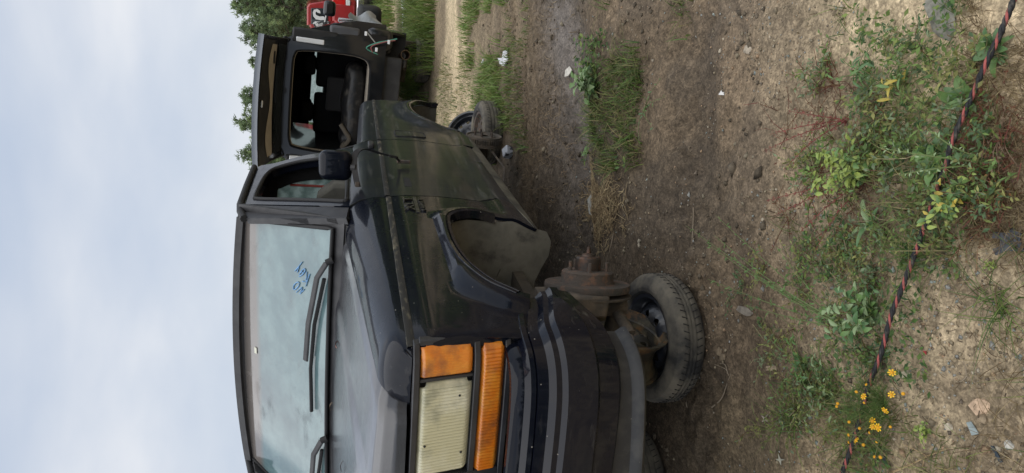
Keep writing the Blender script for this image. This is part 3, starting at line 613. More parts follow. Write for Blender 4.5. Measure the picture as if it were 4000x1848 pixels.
c1 = mul(at.outputs['Color'], mr_(nz(22), .3, .72, .55, 1.42)); c1 = mul(c1, mr_(nz(130, 3), .3, .7, .62, 1.38))
vo = N(t, 'ShaderNodeTexVoronoi'); vo.inputs['Scale'].default_value = 95; L(tcg.outputs['Object'], vo.inputs['Vector'])
bw = N(t, 'ShaderNodeSeparateColor'); L(vo.outputs['Color'], bw.inputs[0]); c1 = mul(c1, mr_(bw.outputs[0], 0, 1, .72, 1.3))
L(c1, b.inputs['Base Color'])
rg = mr_(at.outputs['Alpha'], 0, 1, .95, .55); L(rg, b.inputs['Roughness']); b.inputs['Specular IOR Level'].default_value = .3
ad = N(t, 'ShaderNodeMath', operation='ADD'); L(nz(45, 8, .7), ad.inputs[0]); L(mr_(vo.outputs['Distance'], 0, .7, .35, 0), ad.inputs[1])
bpn = N(t, 'ShaderNodeBump'); bpn.inputs['Strength'].default_value = .5; bpn.inputs['Distance'].default_value = .006; L(ad.outputs[0], bpn.inputs['Height']); L(bpn.outputs[0], b.inputs['Normal'])
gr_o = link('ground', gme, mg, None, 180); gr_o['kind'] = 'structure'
def colmat(name, rough=.7, trans=.0, gain=1.0, nscale=40, spec=.35):
    m = bpy.data.materials.new(name); m.use_nodes = True; t = m.node_tree; b = t.nodes['Principled BSDF']; a = N(t, 'ShaderNodeAttribute', attribute_name='Col')
    n = N(t, 'ShaderNodeTexNoise'); n.inputs['Scale'].default_value = nscale; r = N(t, 'ShaderNodeMapRange'); r.inputs[1].default_value = .3; r.inputs[2].default_value = .7; r.inputs[3].default_value = .75 * gain; r.inputs[4].default_value = 1.25 * gain
    tcx = N(t, 'ShaderNodeTexCoord'); t.links.new(tcx.outputs['Object'], n.inputs['Vector']); t.links.new(n.outputs['Fac'], r.inputs[0])
    s = N(t, 'ShaderNodeVectorMath', operation='SCALE'); t.links.new(a.outputs['Color'], s.inputs[0]); t.links.new(r.outputs[0], s.inputs['Scale']); t.links.new(s.outputs[0], b.inputs['Base Color'])
    b.inputs['Roughness'].default_value = rough; b.inputs['Specular IOR Level'].default_value = spec
    if trans:
        tr = N(t, 'ShaderNodeBsdfTranslucent'); t.links.new(s.outputs[0], tr.inputs[0]); ms_ = N(t, 'ShaderNodeMixShader'); ms_.inputs[0].default_value = trans
        t.links.new(b.outputs[0], ms_.inputs[1]); t.links.new(tr.outputs[0], ms_.inputs[2]); t.links.new(ms_.outputs[0], t.nodes['Material Output'].inputs[0])
    return m
M_grass = colmat('grass_blades', .55, .35); M_peb = colmat('pebbles', .85, nscale=120); M_straw = colmat('dry_straw', .8)
# loose gravel: many small faceted stones in one object
def pebbles(P, size, cols, flat=.6):
    n = len(P); oct_ = np.array([(1, 0, 0), (0, 1, 0), (-1, 0, 0), (0, -1, 0), (0, 0, 1), (0, 0, -1)], float)
    of = np.array([(0, 1, 4), (1, 2, 4), (2, 3, 4), (3, 0, 4), (1, 0, 5), (2, 1, 5), (3, 2, 5), (0, 3, 5)])
    V = oct_[None] * (RNG.uniform(.6, 1.25, (n, 6, 1))) * size[:, None, None] * np.array((1, 1, flat)); V += RNG.normal(0, .16, V.shape) * size[:, None, None]
    a = RNG.uniform(0, 6.28, n); c, s = np.cos(a)[:, None], np.sin(a)[:, None]; x = V[..., 0] * c - V[..., 1] * s; y = V[..., 0] * s + V[..., 1] * c
    V = np.stack([x, y, V[..., 2]], -1); V[..., 0] += P[:, None, 0]; V[..., 1] += P[:, None, 1]; V[..., 2] += (gheight(P[:, 0], P[:, 1]) + size * .15)[:, None]
    F = (of[None] + (np.arange(n) * 6)[:, None, None]).reshape(-1, 3); return V.reshape(-1, 3), F, np.repeat(cols, 6, 0)
n = 15000; P = np.stack([RNG.uniform(-1.5, 1.6, n), 1.0 + RNG.exponential(.75, n)], 1); dens = fbm(P[:, 0] * 2.5 + 5, P[:, 1] * 2.5, 3); P = P[dens > .42]; n = len(P)
sz = np.clip(RNG.lognormal(-5.55, .45, n), .0018, .014); pal = np.array([(.30, .25, .17), (.22, .18, .12), (.38, .33, .25), (.15, .12, .09), (.27, .27, .25), (.35, .24, .15), (.24, .27, .25)])
v, f, c = pebbles(P, sz, pal[RNG.integers(0, len(pal), n)] * RNG.uniform(.7, 1.15, (n, 1)))
o = link('gravel', npmesh('gravel', v, f, c), M_peb, None, 0); tag(o, 'loose gravel scattered over the sandy near ground', 'gravel', kind='stuff')
n = 5000; P = np.stack([RNG.uniform(-3, 3.5, n), RNG.uniform(2.2, 6.5, n)], 1); dens = fbm(P[:, 0] * 2 + 55, P[:, 1] * 3, 3); P = P[dens > .46]; n = len(P)
v, f, c = pebbles(P, np.clip(RNG.lognormal(-4.7, .5, n), .004, .028), np.array([(.10, .08, .055), (.13, .105, .075), (.075, .06, .042), (.2, .17, .12)])[RNG.integers(0, 4, n)], .7)
o = link('clods', npmesh('clods', v, f, c), M_peb, None, 0); tag(o, 'small mud clods on the dark dirt track', 'clods', kind='stuff')
# grass blades in bulk
def blades(P, h, w, lean, cols, seg=3):
    n = len(P); a = RNG.uniform(0, 6.283, n); d = np.stack([np.cos(a), np.sin(a)], 1); sdir = np.stack([-d[:, 1], d[:, 0]], 1); z0 = gheight(P[:, 0], P[:, 1]) - .004
    V = []; 
    for k in range(seg + 1):
        q = k / seg; off = d * (lean * h * q ** 1.8)[:, None]; zz = z0 + h * q * (1 - .35 * lean * q); ww = w * (1 - q ** 1.5) + .0002
        for sg in (-1, 1): V.append(np.concatenate([P + off + sdir * (sg * ww / 2)[:, None], zz[:, None]], 1))
    V = np.stack(V, 1); m = 2 * (seg + 1); F = np.array([(2 * k, 2 * k + 1, 2 * k + 3, 2 * k + 2) for k in range(seg)])
    F = (F[None] + (np.arange(n) * m)[:, None, None]).reshape(-1, 4); return V.reshape(-1, 3), F, np.repeat(cols, m, 0)
def gcols(n, pal, j=.25): pal = np.array(pal); return pal[RNG.integers(0, len(pal), n)] * RNG.uniform(1 - j, 1 + j, (n, 1))
GREEN = [(.085, .155, .035), (.13, .21, .045), (.065, .12, .032), (.17, .22, .06)]; OLIVE = [(.15, .17, .05), (.095, .13, .04), (.22, .21, .085), (.28, .235, .11)]; DRY = [(.22, .165, .085), (.16, .11, .055), (.28, .22, .12), (.11, .075, .04)]
BRIGHT = [(.16, .25, .06), (.21, .29, .075), (.13, .20, .055), (.26, .28, .10)]
def outside(P):
    q = (P - np.array((SO.x, SO.y))); s = q @ np.array((vn.x, vn.y)); tt = q @ np.array((va.x, va.y)); return ~((np.abs(s) < .8) & (tt > .2) & (tt < 4.2))
def patch(name, label, boxes, hr, wr, lr, pal, thr=.5, fs=2.5, scat=None, seg=3):
    Ps = []
    for (x0, x1, y0, y1, n) in boxes:
        P = np.stack([RNG.uniform(x0, x1, n), RNG.uniform(y0, y1, n)], 1); dn = fbm(P[:, 0] * fs + 31, P[:, 1] * fs * 1.4 + 7, 3); Ps.append(P[dn > thr])
    P = np.concatenate(Ps); P = P[outside(P)]; n = len(P); h = RNG.uniform(*hr, n) * (.5 + fbm(P[:, 0] * 3, P[:, 1] * 3, 2)); v, f, c = blades(P, h, RNG.uniform(*wr, n), RNG.uniform(*lr, n), gcols(n, pal), seg)
    o = link(name, npmesh(name, v, f, c), M_grass, None, 0); return tag(o, label, 'grass', kind='stuff')
patch('grass', 'bright green grass row along the sandy strip', [(.6, 4.5, 5.6, 6.7, 9000), (1.2, 5.5, 6.6, 7.2, 4000)], (.05, .17), (.006, .014), (.3, 1.1), BRIGHT, .47, 1.6)
patch('tall_grass', 'tall green grass beside the stripped grey SUV', [(2.2, 9, 9.0, 11.3, 16000), (-8, 2, 9.5, 12, 6000)], (.16, .42), (.008, .018), (.3, .9), BRIGHT, .38, .9)
patch('field_grass', 'rough grass at the foot of the trees', [(-14, 16, 13.2, 20, 26000)], (.15, .45), (.012, .03), (.2, .8), BRIGHT, .3, .6)
patch('sparse_grass', 'sparse short grass on the pale sand', [(1.0, 7, 6.8, 9.2, 9000), (.2, 3.2, 4.9, 5.7, 2600)], (.03, .12), (.004, .010), (.4, 1.2), GREEN + OLIVE, .52, 1.2)
patch('grass_clump', 'low grass clump on the hump between the wheel tracks', [(.35, 1.15, 3.15, 3.75, 2600), (1.15, 1.9, 3.1, 3.7, 500), (.9, 1.8, 2.75, 3.2, 500)], (.03, .13), (.003, .008), (.5, 1.4), GREEN + OLIVE, .50, 2.6)
patch('verge_grass', 'thin grass growing along the rope', [(-.75, .75, 1.22, 1.85, 3200), (-.6, .1, 1.6, 2.1, 1000)], (.03, .12), (.0016, .004), (.6, 1.6), GREEN + OLIVE + OLIVE, .54, 3.2, seg=4)
patch('dry_grass', 'rust brown dry grass at the near right corner', [(-.02, .62, 1.13, 1.38, 2200), (-.7, .3, 1.15, 1.4, 500)], (.02, .09), (.0012, .003), (.8, 2.0), DRY, .42, 3, seg=4)
def cover(name, label, boxes, sz, pal, thr, fs=3.0, hmax=.06):
    Ps = []
    for (x0, x1, y0, y1, n) in boxes:
        P = np.stack([RNG.uniform(x0, x1, n), RNG.uniform(y0, y1, n)], 1); dn = fbm(P[:, 0] * fs + 91, P[:, 1] * fs * 1.2 + 17, 3); Ps.append(P[dn > thr])
    P = np.concatenate(Ps); n = len(P); d = RNG.normal(0, 1, (n, 3)); d[:, 2] = RNG.uniform(-.2, .5, n); d /= np.linalg.norm(d, axis=1)[:, None]; up = RNG.normal(0, .4, (n, 3)); up[:, 2] += 1; sd = np.cross(d, up); sd /= np.linalg.norm(sd, axis=1)[:, None]
    l = RNG.uniform(*sz, n)[:, None]; w = l * RNG.uniform(.22, .55, (n, 1)); o_ = np.concatenate([P, (gheight(P[:, 0], P[:, 1]) + RNG.uniform(.003, hmax, n))[:, None]], 1)
    V = np.stack([o_, o_ + d * l * .45 + sd * w / 2, o_ + d * l, o_ + d * l * .45 - sd * w / 2], 1).reshape(-1, 3); F = np.arange(4 * n).reshape(-1, 4)
    o = link(name, npmesh(name, V, F, np.repeat(gcols(n, pal), 4, 0)), M_grass, None, 0); return tag(o, label, 'ground cover', kind='stuff')
LEAFS = [(.08, .15, .04), (.12, .19, .05), (.17, .23, .06), (.06, .12, .045), (.15, .20, .10)]
cover('leaf_cover', 'low mixed weed leaves along the rope', [(-.1, .75, 1.25, 1.75, 2800), (-.75, .1, 1.5, 2.0, 3000)], (.008, .028), LEAFS, .55, 4, .05)
cover('leaf_cover', 'low leaves in the hump of grass between the tracks', [(.35, 1.15, 3.2, 3.8, 1900)], (.015, .05), LEAFS[:4], .48, 3, .09)
# flattened straw
def straw(name, label, boxes, ln, thr, pal, fs=3):
    Ps = []
    for (x0, x1, y0, y1, n) in boxes:
        P = np.stack([RNG.normal((x0 + x1) / 2, (x1 - x0) / 3.2, n), RNG.normal((y0 + y1) / 2, (y1 - y0) / 3.2, n)], 1); dn = fbm(P[:, 0] * fs + 11, P[:, 1] * fs + 70, 3); Ps.append(P[dn > thr])
    P = np.concatenate(Ps); n = len(P); a = RNG.uniform(0, 6.28, n); d = np.stack([np.cos(a), np.sin(a)], 1); l = RNG.uniform(*ln, n); w = RNG.uniform(.0006, .0022, n); sd = np.stack([-d[:, 1], d[:, 0]], 1); V = []
    for k in (-.5, 0, .5):
        Q = P + d * (k * l)[:, None] + sd * (RNG.normal(0, .12, n) * l)[:, None]; z = gheight(Q[:, 0], Q[:, 1]) + .004 + RNG.uniform(0, .018, n)
        for s_ in (-1, 1): V.append(np.concatenate([Q + sd * (s_ * w)[:, None], z[:, None]], 1))
    V = np.stack(V, 1); F = np.array([(0, 1, 3, 2), (2, 3, 5, 4)]); F = (F[None] + (np.arange(n) * 6)[:, None, None]).reshape(-1, 4)
    o = link(name, npmesh(name, V.reshape(-1, 3), F, np.repeat(gcols(n, pal), 6, 0)), M_straw, None, 0); return tag(o, label, 'straw', kind='stuff')
straw('straw', 'pale dry straw in front of the rusty brake hub', [(-.05, .38, 3.55, 4.05, 1500), (.05, .30, 3.35, 3.75, 700)], (.03, .10), .30, [(.26, .19, .10), (.20, .14, .075), (.32, .25, .14), (.13, .09, .05)])
straw('thatch', 'brown matted thatch beyond the wet track', [(.1, 3.2, 4.5, 5.9, 7000), (.0, 1.2, 4.2, 5.4, 1500)], (.03, .10), .42, [(.12, .085, .05), (.17, .12, .07), (.085, .062, .04), (.20, .15, .09)])
straw('litter', 'fine plant litter over the sandy verge', [(-.9, .9, 1.2, 2.2, 1500)], (.008, .03), .46, [(.12, .09, .05), (.16, .12, .07), (.085, .06, .035)])
# ------------------------------------------------------------------ tyres and wheels on the ground
def tyre(name, M, Ro, Wd, Rr, label, cat='tyre', parent=None, tread=True):
    """tyre lying with its axis along local Z, standing on Z=0"""
    h = Wd; prof = [(Rr, .02), (Rr + .012, .004), (Rr + .03, .0), (Ro - .05, .0), (Ro - .018, .012), (Ro - .003, .032), (Ro, .05)]
    for k in range(3):
        z = .05 + (h - .1) * (k + .5) / 3; prof += [(Ro, z - .006), (Ro - .009, z - .0045), (Ro - .009, z + .0045), (Ro, z + .006)]
    prof += [(Ro, h - .05), (Ro - .003, h - .032), (Ro - .018, h - .012), (Ro - .05, h - .001), (Ro - .068, h), (Ro - .07, h - .002), (Rr + .03, h), (Rr + .012, h - .004), (Rr, h - .02), (Rr - .002, h * .5)]
    ob = MB().lathe(prof, 72, M, True).build(name, M_tyre, parent, 30)
    tr = MB()
    for k in range(60):
        a = 2 * math.pi * k / 60
        for z, sl in ((.047, .5), (h - .047, -.5)): tr.box((0, 0, 0), (.004, .0035, .026), M @ Matrix.Rotation(a, 4, 'Z') @ Matrix.Translation((Ro - .0014, 0, z)) @ Matrix.Rotation(.35 * sl * 2, 4, 'X'))
    q = tr.build('tread_sipes', M_rubber, ob, 0); q['kind'] = 'stuff'
    return ob
def steel_disc(name, M, Rr, z, mt, parent, holes=8, hr=.018, hub=.034):
    """dished wheel disc with a ring of real holes, local Z axis"""
    hs = [[(hub * math.cos(a), hub * math.sin(a)) for a in np.linspace(0, 2 * math.pi, 21)[:-1]]]
    for k in range(holes):
        a = 2 * math.pi * k / holes; cxx, cyy = Rr * .68 * math.cos(a), Rr * .68 * math.sin(a); hs.append([(cxx + hr * math.cos(b), cyy + hr * math.sin(b)) for b in np.linspace(0, 2 * math.pi, 13)[:-1]])
    ol = [(Rr * math.cos(a), Rr * math.sin(a)) for a in np.linspace(0, 2 * math.pi, 49)[:-1]]
    def f(x, y):
        r = math.hypot(x, y) / Rr; return tuple(M @ Vector((x, y, z + .028 * sstep(.30, .52, r) - .045 * sstep(.72, .98, r) - .012 * sstep(.25, .1, r))))
    return panel(name, ol, f, mt, parent, .022, hs, solid=.004)
def wheel_rim(M, Rr, Wd, mt, parent=None, name='wheel_rim', disc=True, holes=8, dz=.62):
    pr = [(Rr + .012, 0), (Rr + .012, .006), (Rr, .010), (Rr - .004, .028), (Rr - .022, .045), (Rr - .03, Wd * .45), (Rr - .022, Wd - .04), (Rr - .004, Wd - .028), (Rr, Wd - .010), (Rr + .012, Wd - .006), (Rr + .012, Wd), (Rr - .004, Wd - .002), (Rr - .012, Wd - .028), (Rr - .034, Wd * .5), (Rr - .012, .028), (Rr - .004, .002)]
    o = MB().lathe(pr, 56, M, True).build(name, mt, parent, 40)
    if disc: steel_disc('wheel_disc', M, Rr - .026, Wd * dz, mt, o, holes)
    return o
def lying_wheel(x, y, Ro, Wd, Rr, label, z=None, tilt=(0, 0), discmat=None):
    z = gh(x, y) - .008 if z is None else z
    r = empty('spare_wheel', Matrix.Translation((x, y, z)) @ Matrix.Rotation(tilt[0], 4, 'X') @ Matrix.Rotation(tilt[1], 4, 'Y'), label, 'wheel')
    tyre('tyre', Matrix(), Ro, Wd, Rr, '', parent=r); mt = discmat or M_wheelblk
    wheel_rim(Matrix.Translation((0, 0, .02)), Rr - .012, Wd - .035, mt, r, holes=8, dz=.72); return r
w1 = lying_wheel(-.465, 2.865, .295, .155, .20, 'muddy spare wheel lying flat under the front bumper with a rusty rim standing on it', tilt=(R(2), R(1)))
MB().lathe([(.033, .0), (.036, .012), (.034, .0)], 20, Matrix.Translation((.0, .0, .14))).build('hub_hole_rim', M_rim, w1)
w2 = lying_wheel(-1.235, 3.17, .285, .19, .18, 'muddy wheel lying flat under the SUV at the left edge of the view')
def upright_rim(x, y, zc, ax, Rr, Wd, mt, label, par=None, holes=8):
    r = empty('bare_rim', Matrix.Translation((x, y, zc - Rr)), label, 'wheel rim'); ax = Vector(ax).normalized()
    wheel_rim(axis_frame(Vector((0, 0, Rr)) - ax * Wd / 2, ax), Rr, Wd, mt, r, holes=holes); return r
upright_rim(-.475, 2.800, .325, (.93, -.36, -.10), .195, .185, M_rim, 'rusty bare wheel rim standing upright on the flat spare wheel as a prop')
# rear props
q_ = px2y(1928, 520, 6.05); w3 = lying_wheel(q_.x, q_.y, .285, .19, .185, 'tyre lying beside the rear brake drum', discmat=M_steelrust)
q_ = px2y(1840, 530, 6.35); upright_rim(q_.x, q_.y, q_.z, (.35, -.80, .55), .20, .18, M_wheelblk, 'black steel wheel with round holes propped behind the rear drum', holes=9)
# ------------------------------------------------------------------ trees: young pines round the yard
M_needle = colmat('pine_foliage', .6, .5, gain=1.75, nscale=3); M_bark = mat('bark', (.085, .068, .052), .9, var=((.14, .115, .09), 8, .4, .65), bump=(20, .6, .02))
def tree_meshes(seed, H):
    rg = np.random.default_rng(seed); trunk = MB(); lean = rg.normal(0, .12, 2); pt = lambda z: Vector((lean[0] * (z / H) ** 2 + .05 * math.sin(z * 2 + seed), lean[1] * (z / H) ** 2 + .05 * math.cos(z * 1.6 + seed), z))
    trunk.tube([pt(H * k / 7) for k in range(8)], [.085 * H / 5 * (1 - .12 * k) for k in range(8)], 7)
    V = []; F = []; Cc = []
    z = H * .06
    while z < H * .99:
        q = z / H; rad = (1.0 - q) ** .7 * H * .29 + .12; nb_ = rg.integers(6, 10)
        for k in range(nb_):
            a = rg.uniform(0, 6.28); l = rad * rg.uniform(.5, 1.15); p0 = pt(z); up = rg.uniform(.15, .75) * l
            tip = p0 + Vector((math.cos(a) * l, math.sin(a) * l, up)); trunk.tube([p0, (p0 + tip) / 2 + Vector((0, 0, -.03)), tip], [.018, .012, .004], 4, False)
            nc = max(2, int(l / .12))
            for c in range(nc):
                w = .35 + .65 * (c + rg.uniform(0, 1)) / nc; ce = np.array(p0.lerp(tip, min(1.05, w))) + rg.normal(0, .07, 3); shade = rg.uniform(.6, 1.35)
                m = 20; d = rg.normal(0, 1, (m, 3)); d[:, 2] += .5; d /= np.linalg.norm(d, axis=1)[:, None]; ln = rg.uniform(.06, .15, m)[:, None]; sd_ = np.cross(d, rg.normal(0, 1, (m, 3))); sd_ /= np.linalg.norm(sd_, axis=1)[:, None] + 1e-6
                st = ce + rg.normal(0, .035, (m, 3)); b = len(V) * 3
                for j in range(m): V.append((st[j] - sd_[j] * .018, st[j] + sd_[j] * .018, st[j] + d[j] * ln[j]))
                base = np.array(((.13, .17, .085), (.16, .205, .095), (.11, .15, .08))[rg.integers(0, 3)]) * shade; Cc += [base * x for x in rg.uniform(.8, 1.2, m)]
        z += rg.uniform(.16, .28) * (1.25 - .5 * q)
    V = np.array(V).reshape(-1, 3); F = np.arange(len(V)).reshape(-1, 3)
    return trunk, npmesh('pine_crown', V, F, np.repeat(np.array(Cc), 3, 0))
TM = []
for i, H in enumerate((5.2, 4.4, 4.9, 3.7, 5.6)):
    tr, me = tree_meshes(40 + i, H); tm = bpy.data.meshes.new('pine_trunk'); tm.from_pydata(tr.v, [], tr.f); tm.materials.append(M_bark); me.materials.append(M_needle); TM.append((tm, me, H))
def pine(x, y, i, s, lab, grp):
    tm, me, H = TM[i % 5]; r = empty('pine_tree', Matrix.Translation((x, y, gh(x, y) - .05)) @ Matrix.Rotation(random.uniform(0, 6.28), 4, 'Z') @ Matrix.Scale(s, 4), lab, 'tree', grp)
    for nm, m in (('trunk', tm), ('crown', me)):
        o = bpy.data.objects.new(nm, m); col.objects.link(o); o.parent = r
x = -13.
while x < 18:
    for row in range(5):
        xx = x + random.uniform(-.5, .5) + .4 * row; yy_ = 18.6 + row * 1.5 + random.uniform(-.6, .6); i = random.randrange(5)
        ht = lerp(xx * 22 / yy_, [-20, 1, 3, 5, 6.2, 10], [3.55, 3.70, 3.82, 3.88, 4.12, 4.7]) * random.uniform(.86, 1.06) * (.66 + .17 * yy_ / 22)
        pine(xx, yy_, i, ht / TM[i][2], 'young pine in the dense green tree line behind the parked vehicles', 'pines of the tree line')
    x += 1.0
# unseen pines added behind the photographer to darken reflections in the black paint
for i in range(46):
    a = math.pi * (1.02 + .96 * i / 45); rr = random.uniform(19, 23); pine(rr * 1.2 * math.cos(a), rr * math.sin(a) + 1, random.randrange(5), random.uniform(1.0, 1.5), 'unseen pine added behind the viewer to darken reflections', 'unseen pines added behind the viewer')
# ------------------------------------------------------------------ stripped dark SUV with its tailgate up; local X to viewer's right, Y forwards (away), Z up
th2, rl = R(17.5), R(3.5)
n0 = Vector((math.cos(th2), -math.sin(th2), 0)); a0 = Vector((math.sin(th2), math.cos(th2), 0)); w0 = Vector((0, 0, 1))
n2 = n0 * math.cos(rl) - w0 * math.sin(rl); w2v = n0 * math.sin(rl) + w0 * math.cos(rl)
HO = Vector((1.52, 8.85, .12)) + n2 * .05
HM = Matrix(((n2.x, a0.x, w2v.x, HO.x), (n2.y, a0.y, w2v.y, HO.y), (n2.z, a0.z, w2v.z, HO.z), (0, 0, 0, 1)))
hs = empty('hatchback_suv', HM, 'dark stripped SUV with its tailgate raised and rear bumper missing', 'suv')
M_hp = mat('dark_metallic_paint', (.006, .007, .009), .3, spec=.2, coat=.9, coat_rough=.08, dust=((.03, .03, .028), 3, .55, .85, .3, 1.2))
M_blk = mat('unpainted_black_panel', (.012, .012, .013), .6, var=((.03, .03, .03), 6, .45, .7))
M_beige = mat('beige_trim', (.34, .30, .24), .7, var=((.27, .235, .19), 7, .4, .7))
M_gcarp = mat('grey_carpet', (.05, .047, .045), .95, bump=(90, .4, .004))
M_grey = mat('grey_primer_beam', (.07, .074, .082), .5, var=((.06, .06, .065), 10, .4, .7))
M_clear = mat('clear_reflector', (.80, .82, .84), .15, coat=1)  # white base colour stands in for sky reflected by the clear lamp strips
M_wglass = mat('tinted_glass', (.02, .025, .028), .05, coat=1)
M_tank = mat('muddy_black_tank', (.012, .012, .013), .35, dust=((.07, .06, .048), 9, .52, .72), bump=(12, .25, .02))
def hsS(w): return lerp(w, [.30, .45, .62, .80, .98, 1.06, 1.30, 1.62, 1.74, 1.80], [.93, .97, .99, .995, .985, .965, .90, .80, .72, .60])
# rear face with rounded opening
hole2 = [tuple(p) for p in catmull([(-.60, 1.60), (-.53, 1.69), (-.3, 1.71), (.3, 1.71), (.53, 1.69), (.60, 1.60), (.625, 1.2), (.615, .93), (.54, .80), (.3, .775), (-.3, .775), (-.54, .80), (-.615, .93), (-.625, 1.2)], 4, True)]
outl = [(-.99, .62), (-.985, .98), (-.90, 1.30), (-.80, 1.62), (-.70, 1.77), (-.3, 1.815), (.3, 1.815), (.70, 1.77), (.80, 1.62), (.90, 1.30), (.985, .98), (.99, .62)]
def rearf(s, w): return s, .02 + .20 * max(0, (abs(s) - .62) / .37) ** 2 + .10 * max(0, w - 1.0) ** 1.5, w
rp = panel('rear_body_frame', outl, rearf, M_hp, hs, .06, [hole2], solid=.05, flip=True)
MB().tube([rearf(*p) for p in hole2] + [rearf(*hole2[0])], .018, 6, False).build('opening_seal', M_rubber, rp, 60)
MB().tube([Vector(rearf(*p)) + Vector((0, .05, 0)) for p in hole2] + [Vector(rearf(*hole2[0])) + Vector((0, .05, 0))], .026, 6, False).build('beige_opening_trim', M_beige, rp, 60)
for sg in (1, -1):
    arch2 = [tuple(p) for p in catmull([(.50, .32), (.55, .50), (.68, .70), (.90, .80), (1.12, .77), (1.30, .62), (1.36, .42), (1.38, .32)], 5)]
    lo = [(.22, .62), (.24, .98), (.30, 1.30), (.40, 1.62), (.42, 1.76), (3.0, 1.78), (3.35, 1.66), (3.95, 1.12), (4.6, 1.02), (4.75, .75), (4.7, .40), (3.9, .34), (1.38, .32)] + arch2[::-1] + [(.40, .34), (.30, .45)]
    sp_ = panel('body_side', lo, (lambda sg: lambda t, w: (sg * hsS(w) * (1 - .10 * max(0, (t - 3.2) / 1.5) ** 2) * (1 - .04 * max(0, (.5 - t) / .3)), t, w))(sg), M_hp, hs, .09, flip=sg < 0, solid=.03)
    for (t0, t1, tt0, tt1) in ((.55, 1.25, .62, 1.18), (1.35, 2.30, 1.32, 2.26), (2.4, 3.55, 2.36, 3.02)):
        panel('side_window', [(t0, 1.10), (tt0, 1.60), (tt1, 1.60), (t1, 1.10)], (lambda sg: lambda t, w: (sg * (hsS(w) + .004), t, w))(sg), M_wglass, sp_, .3, flip=sg < 0, solid=.004)
    # tail lamp strip up the pillar, empty lamp pocket below
    ls = MB().box((sg * .715, .015, 1.515), (.058, .05, .32), taper=.96).build('clear_lamp_strip', M_clear, hs, bevel=.008)
    MB().box((sg * .765, .055, 1.46), (.17, .06, .52)).build('lamp_housing', M_blk, hs, bevel=.02)
    pk = MB().box((sg * .80, .075, 1.12), (.27, .07, .36)).build('lamp_pocket', M_grey, hs, bevel=.03)
    MB().box((sg * .77, .036, 1.12), (.05, .02, .12)).build('wire_hole', M_dark, pk, bevel=.005)
    MB().tube([(sg * .70, .06, 1.74), (sg * .71, -.36, 1.90)], .011, 6).build('gas_strut', M_rubber, hs)
    MB().lathe([(.05, 0), (.155, .0), (.155, .07), (.14, .075), (.05, .075)], 32, axis_frame((sg * .78, .94, .26), (sg, 0, 0))).build('brake_disc', M_steelrust, hs, 40)
    MB().tube([(sg * .55 + .06 * math.cos(q), .80 + .06 * math.sin(q), .30 + q * .0085) for q in np.linspace(0, 32, 120)], .011, 6).build('coil_spring', M_iron, hs, 60)
    MB().tube([(sg * .76, .94, .24), (sg * .3, .9, .26)], .035, 8).tube([(sg * .74, .94, .24), (sg * .5, .5, .30)], .025, 8).build('suspension_arm', M_iron, hs, 50)
    MB().grid(lambda u, v: (sg * (.955 - .4 * v), lerp(u * (len(arch2) - 1), range(len(arch2)), [p[0] for p in arch2]), lerp(u * (len(arch2) - 1), range(len(arch2)), [p[1] for p in arch2])), 24, 3).build('wheel_liner', M_blk, hs, 60)
MB().grid(lambda u, v: ((2 * u - 1) * (.72 - .03 * v), .06 + 3.0 * v, 1.775 + .055 * (1 - (2 * u - 1) ** 2) - .09 * max(0, v - .8) * 5 * .3), 16, 16).build('roof', M_hp, hs, 60, solid=.04)
for sg in (1, -1): MB().tube([(sg * .62, .5, 1.80), (sg * .63, .6, 1.85), (sg * .63, 2.3, 1.86), (sg * .62, 2.4, 1.81)], .017, 8).build('roof_rail', M_blk, hs, 60)
MB().grid(lambda u, v: ((2 * u - 1) * (.90 - .03 * v), 3.95 + .8 * v, 1.10 - .12 * v), 8, 5).build('hood', M_hp, hs, 60, solid=.03)
wsg = MB().grid(lambda u, v: ((2 * u - 1) * (.84 - .14 * v), 3.92 - .86 * v, 1.12 + .60 * v), 8, 4).build('windshield', M_glassd, hs, 60)
MB().box((0, 4.66, .72), (1.7, .1, .5)).build('front_end', M_blk, hs, bevel=.03)
# beam, lower panel, floor and underside
MB().box((0, .02, .715), (1.30, .07, .085)).build('bumper_beam', M_grey, hs, bevel=.02)
MB().box((0, .06, .53), (1.30, .05, .26)).build('rear_lower_panel', M_blk, hs, bevel=.015)
for sg in (1, -1): MB().box((sg * .82, .14, .70), (.30, .16, .34)).build('quarter_corner', M_hp, hs, bevel=.075)
MB().box((0, 1.9, .73), (1.3, 3.6, .05)).build('cargo_floor', M_gcarp, hs)
MB().box((0, .13, .785), (1.16, .20, .05)).build('sill_plate', M_beige, hs, bevel=.015)
for sg in (1, -1): MB().box((sg * .66, 1.4, 1.05), (.04, 2.4, .60)).build('inner_side_trim', M_dark, hs)
MB().box((0, 1.7, 1.735), (1.2, 3.0, .02)).build('headliner', M_dark, hs)
MB().box((0, 2.98, 1.60), (1.45, .05, .34)).build('sun_visor_header', M_dark, hs)
MB().box((0, 3.35, 1.08), (1.5, .4, .30)).build('dashboard', M_dark, hs, bevel=.05)
MB().box((0, 2.3, .38), (1.2, 3.4, .10)).build('underbody', M_under, hs)
MB().tube([(-.1, .15, .36), (-.1, 1.0, .34)], .10, 14).build('muffler', M_steelrust, hs, 50)
MB().lathe([(.055, 0), (.060, .0), (.050, .18), (.046, .18), (.05, .02)], 20, axis_frame((.70, .10, .36), (-.15, 1, .1)), True).build('exhaust_tip', mat('tan_steel', (.20, .14, .10), .4, 1), hs, 40)
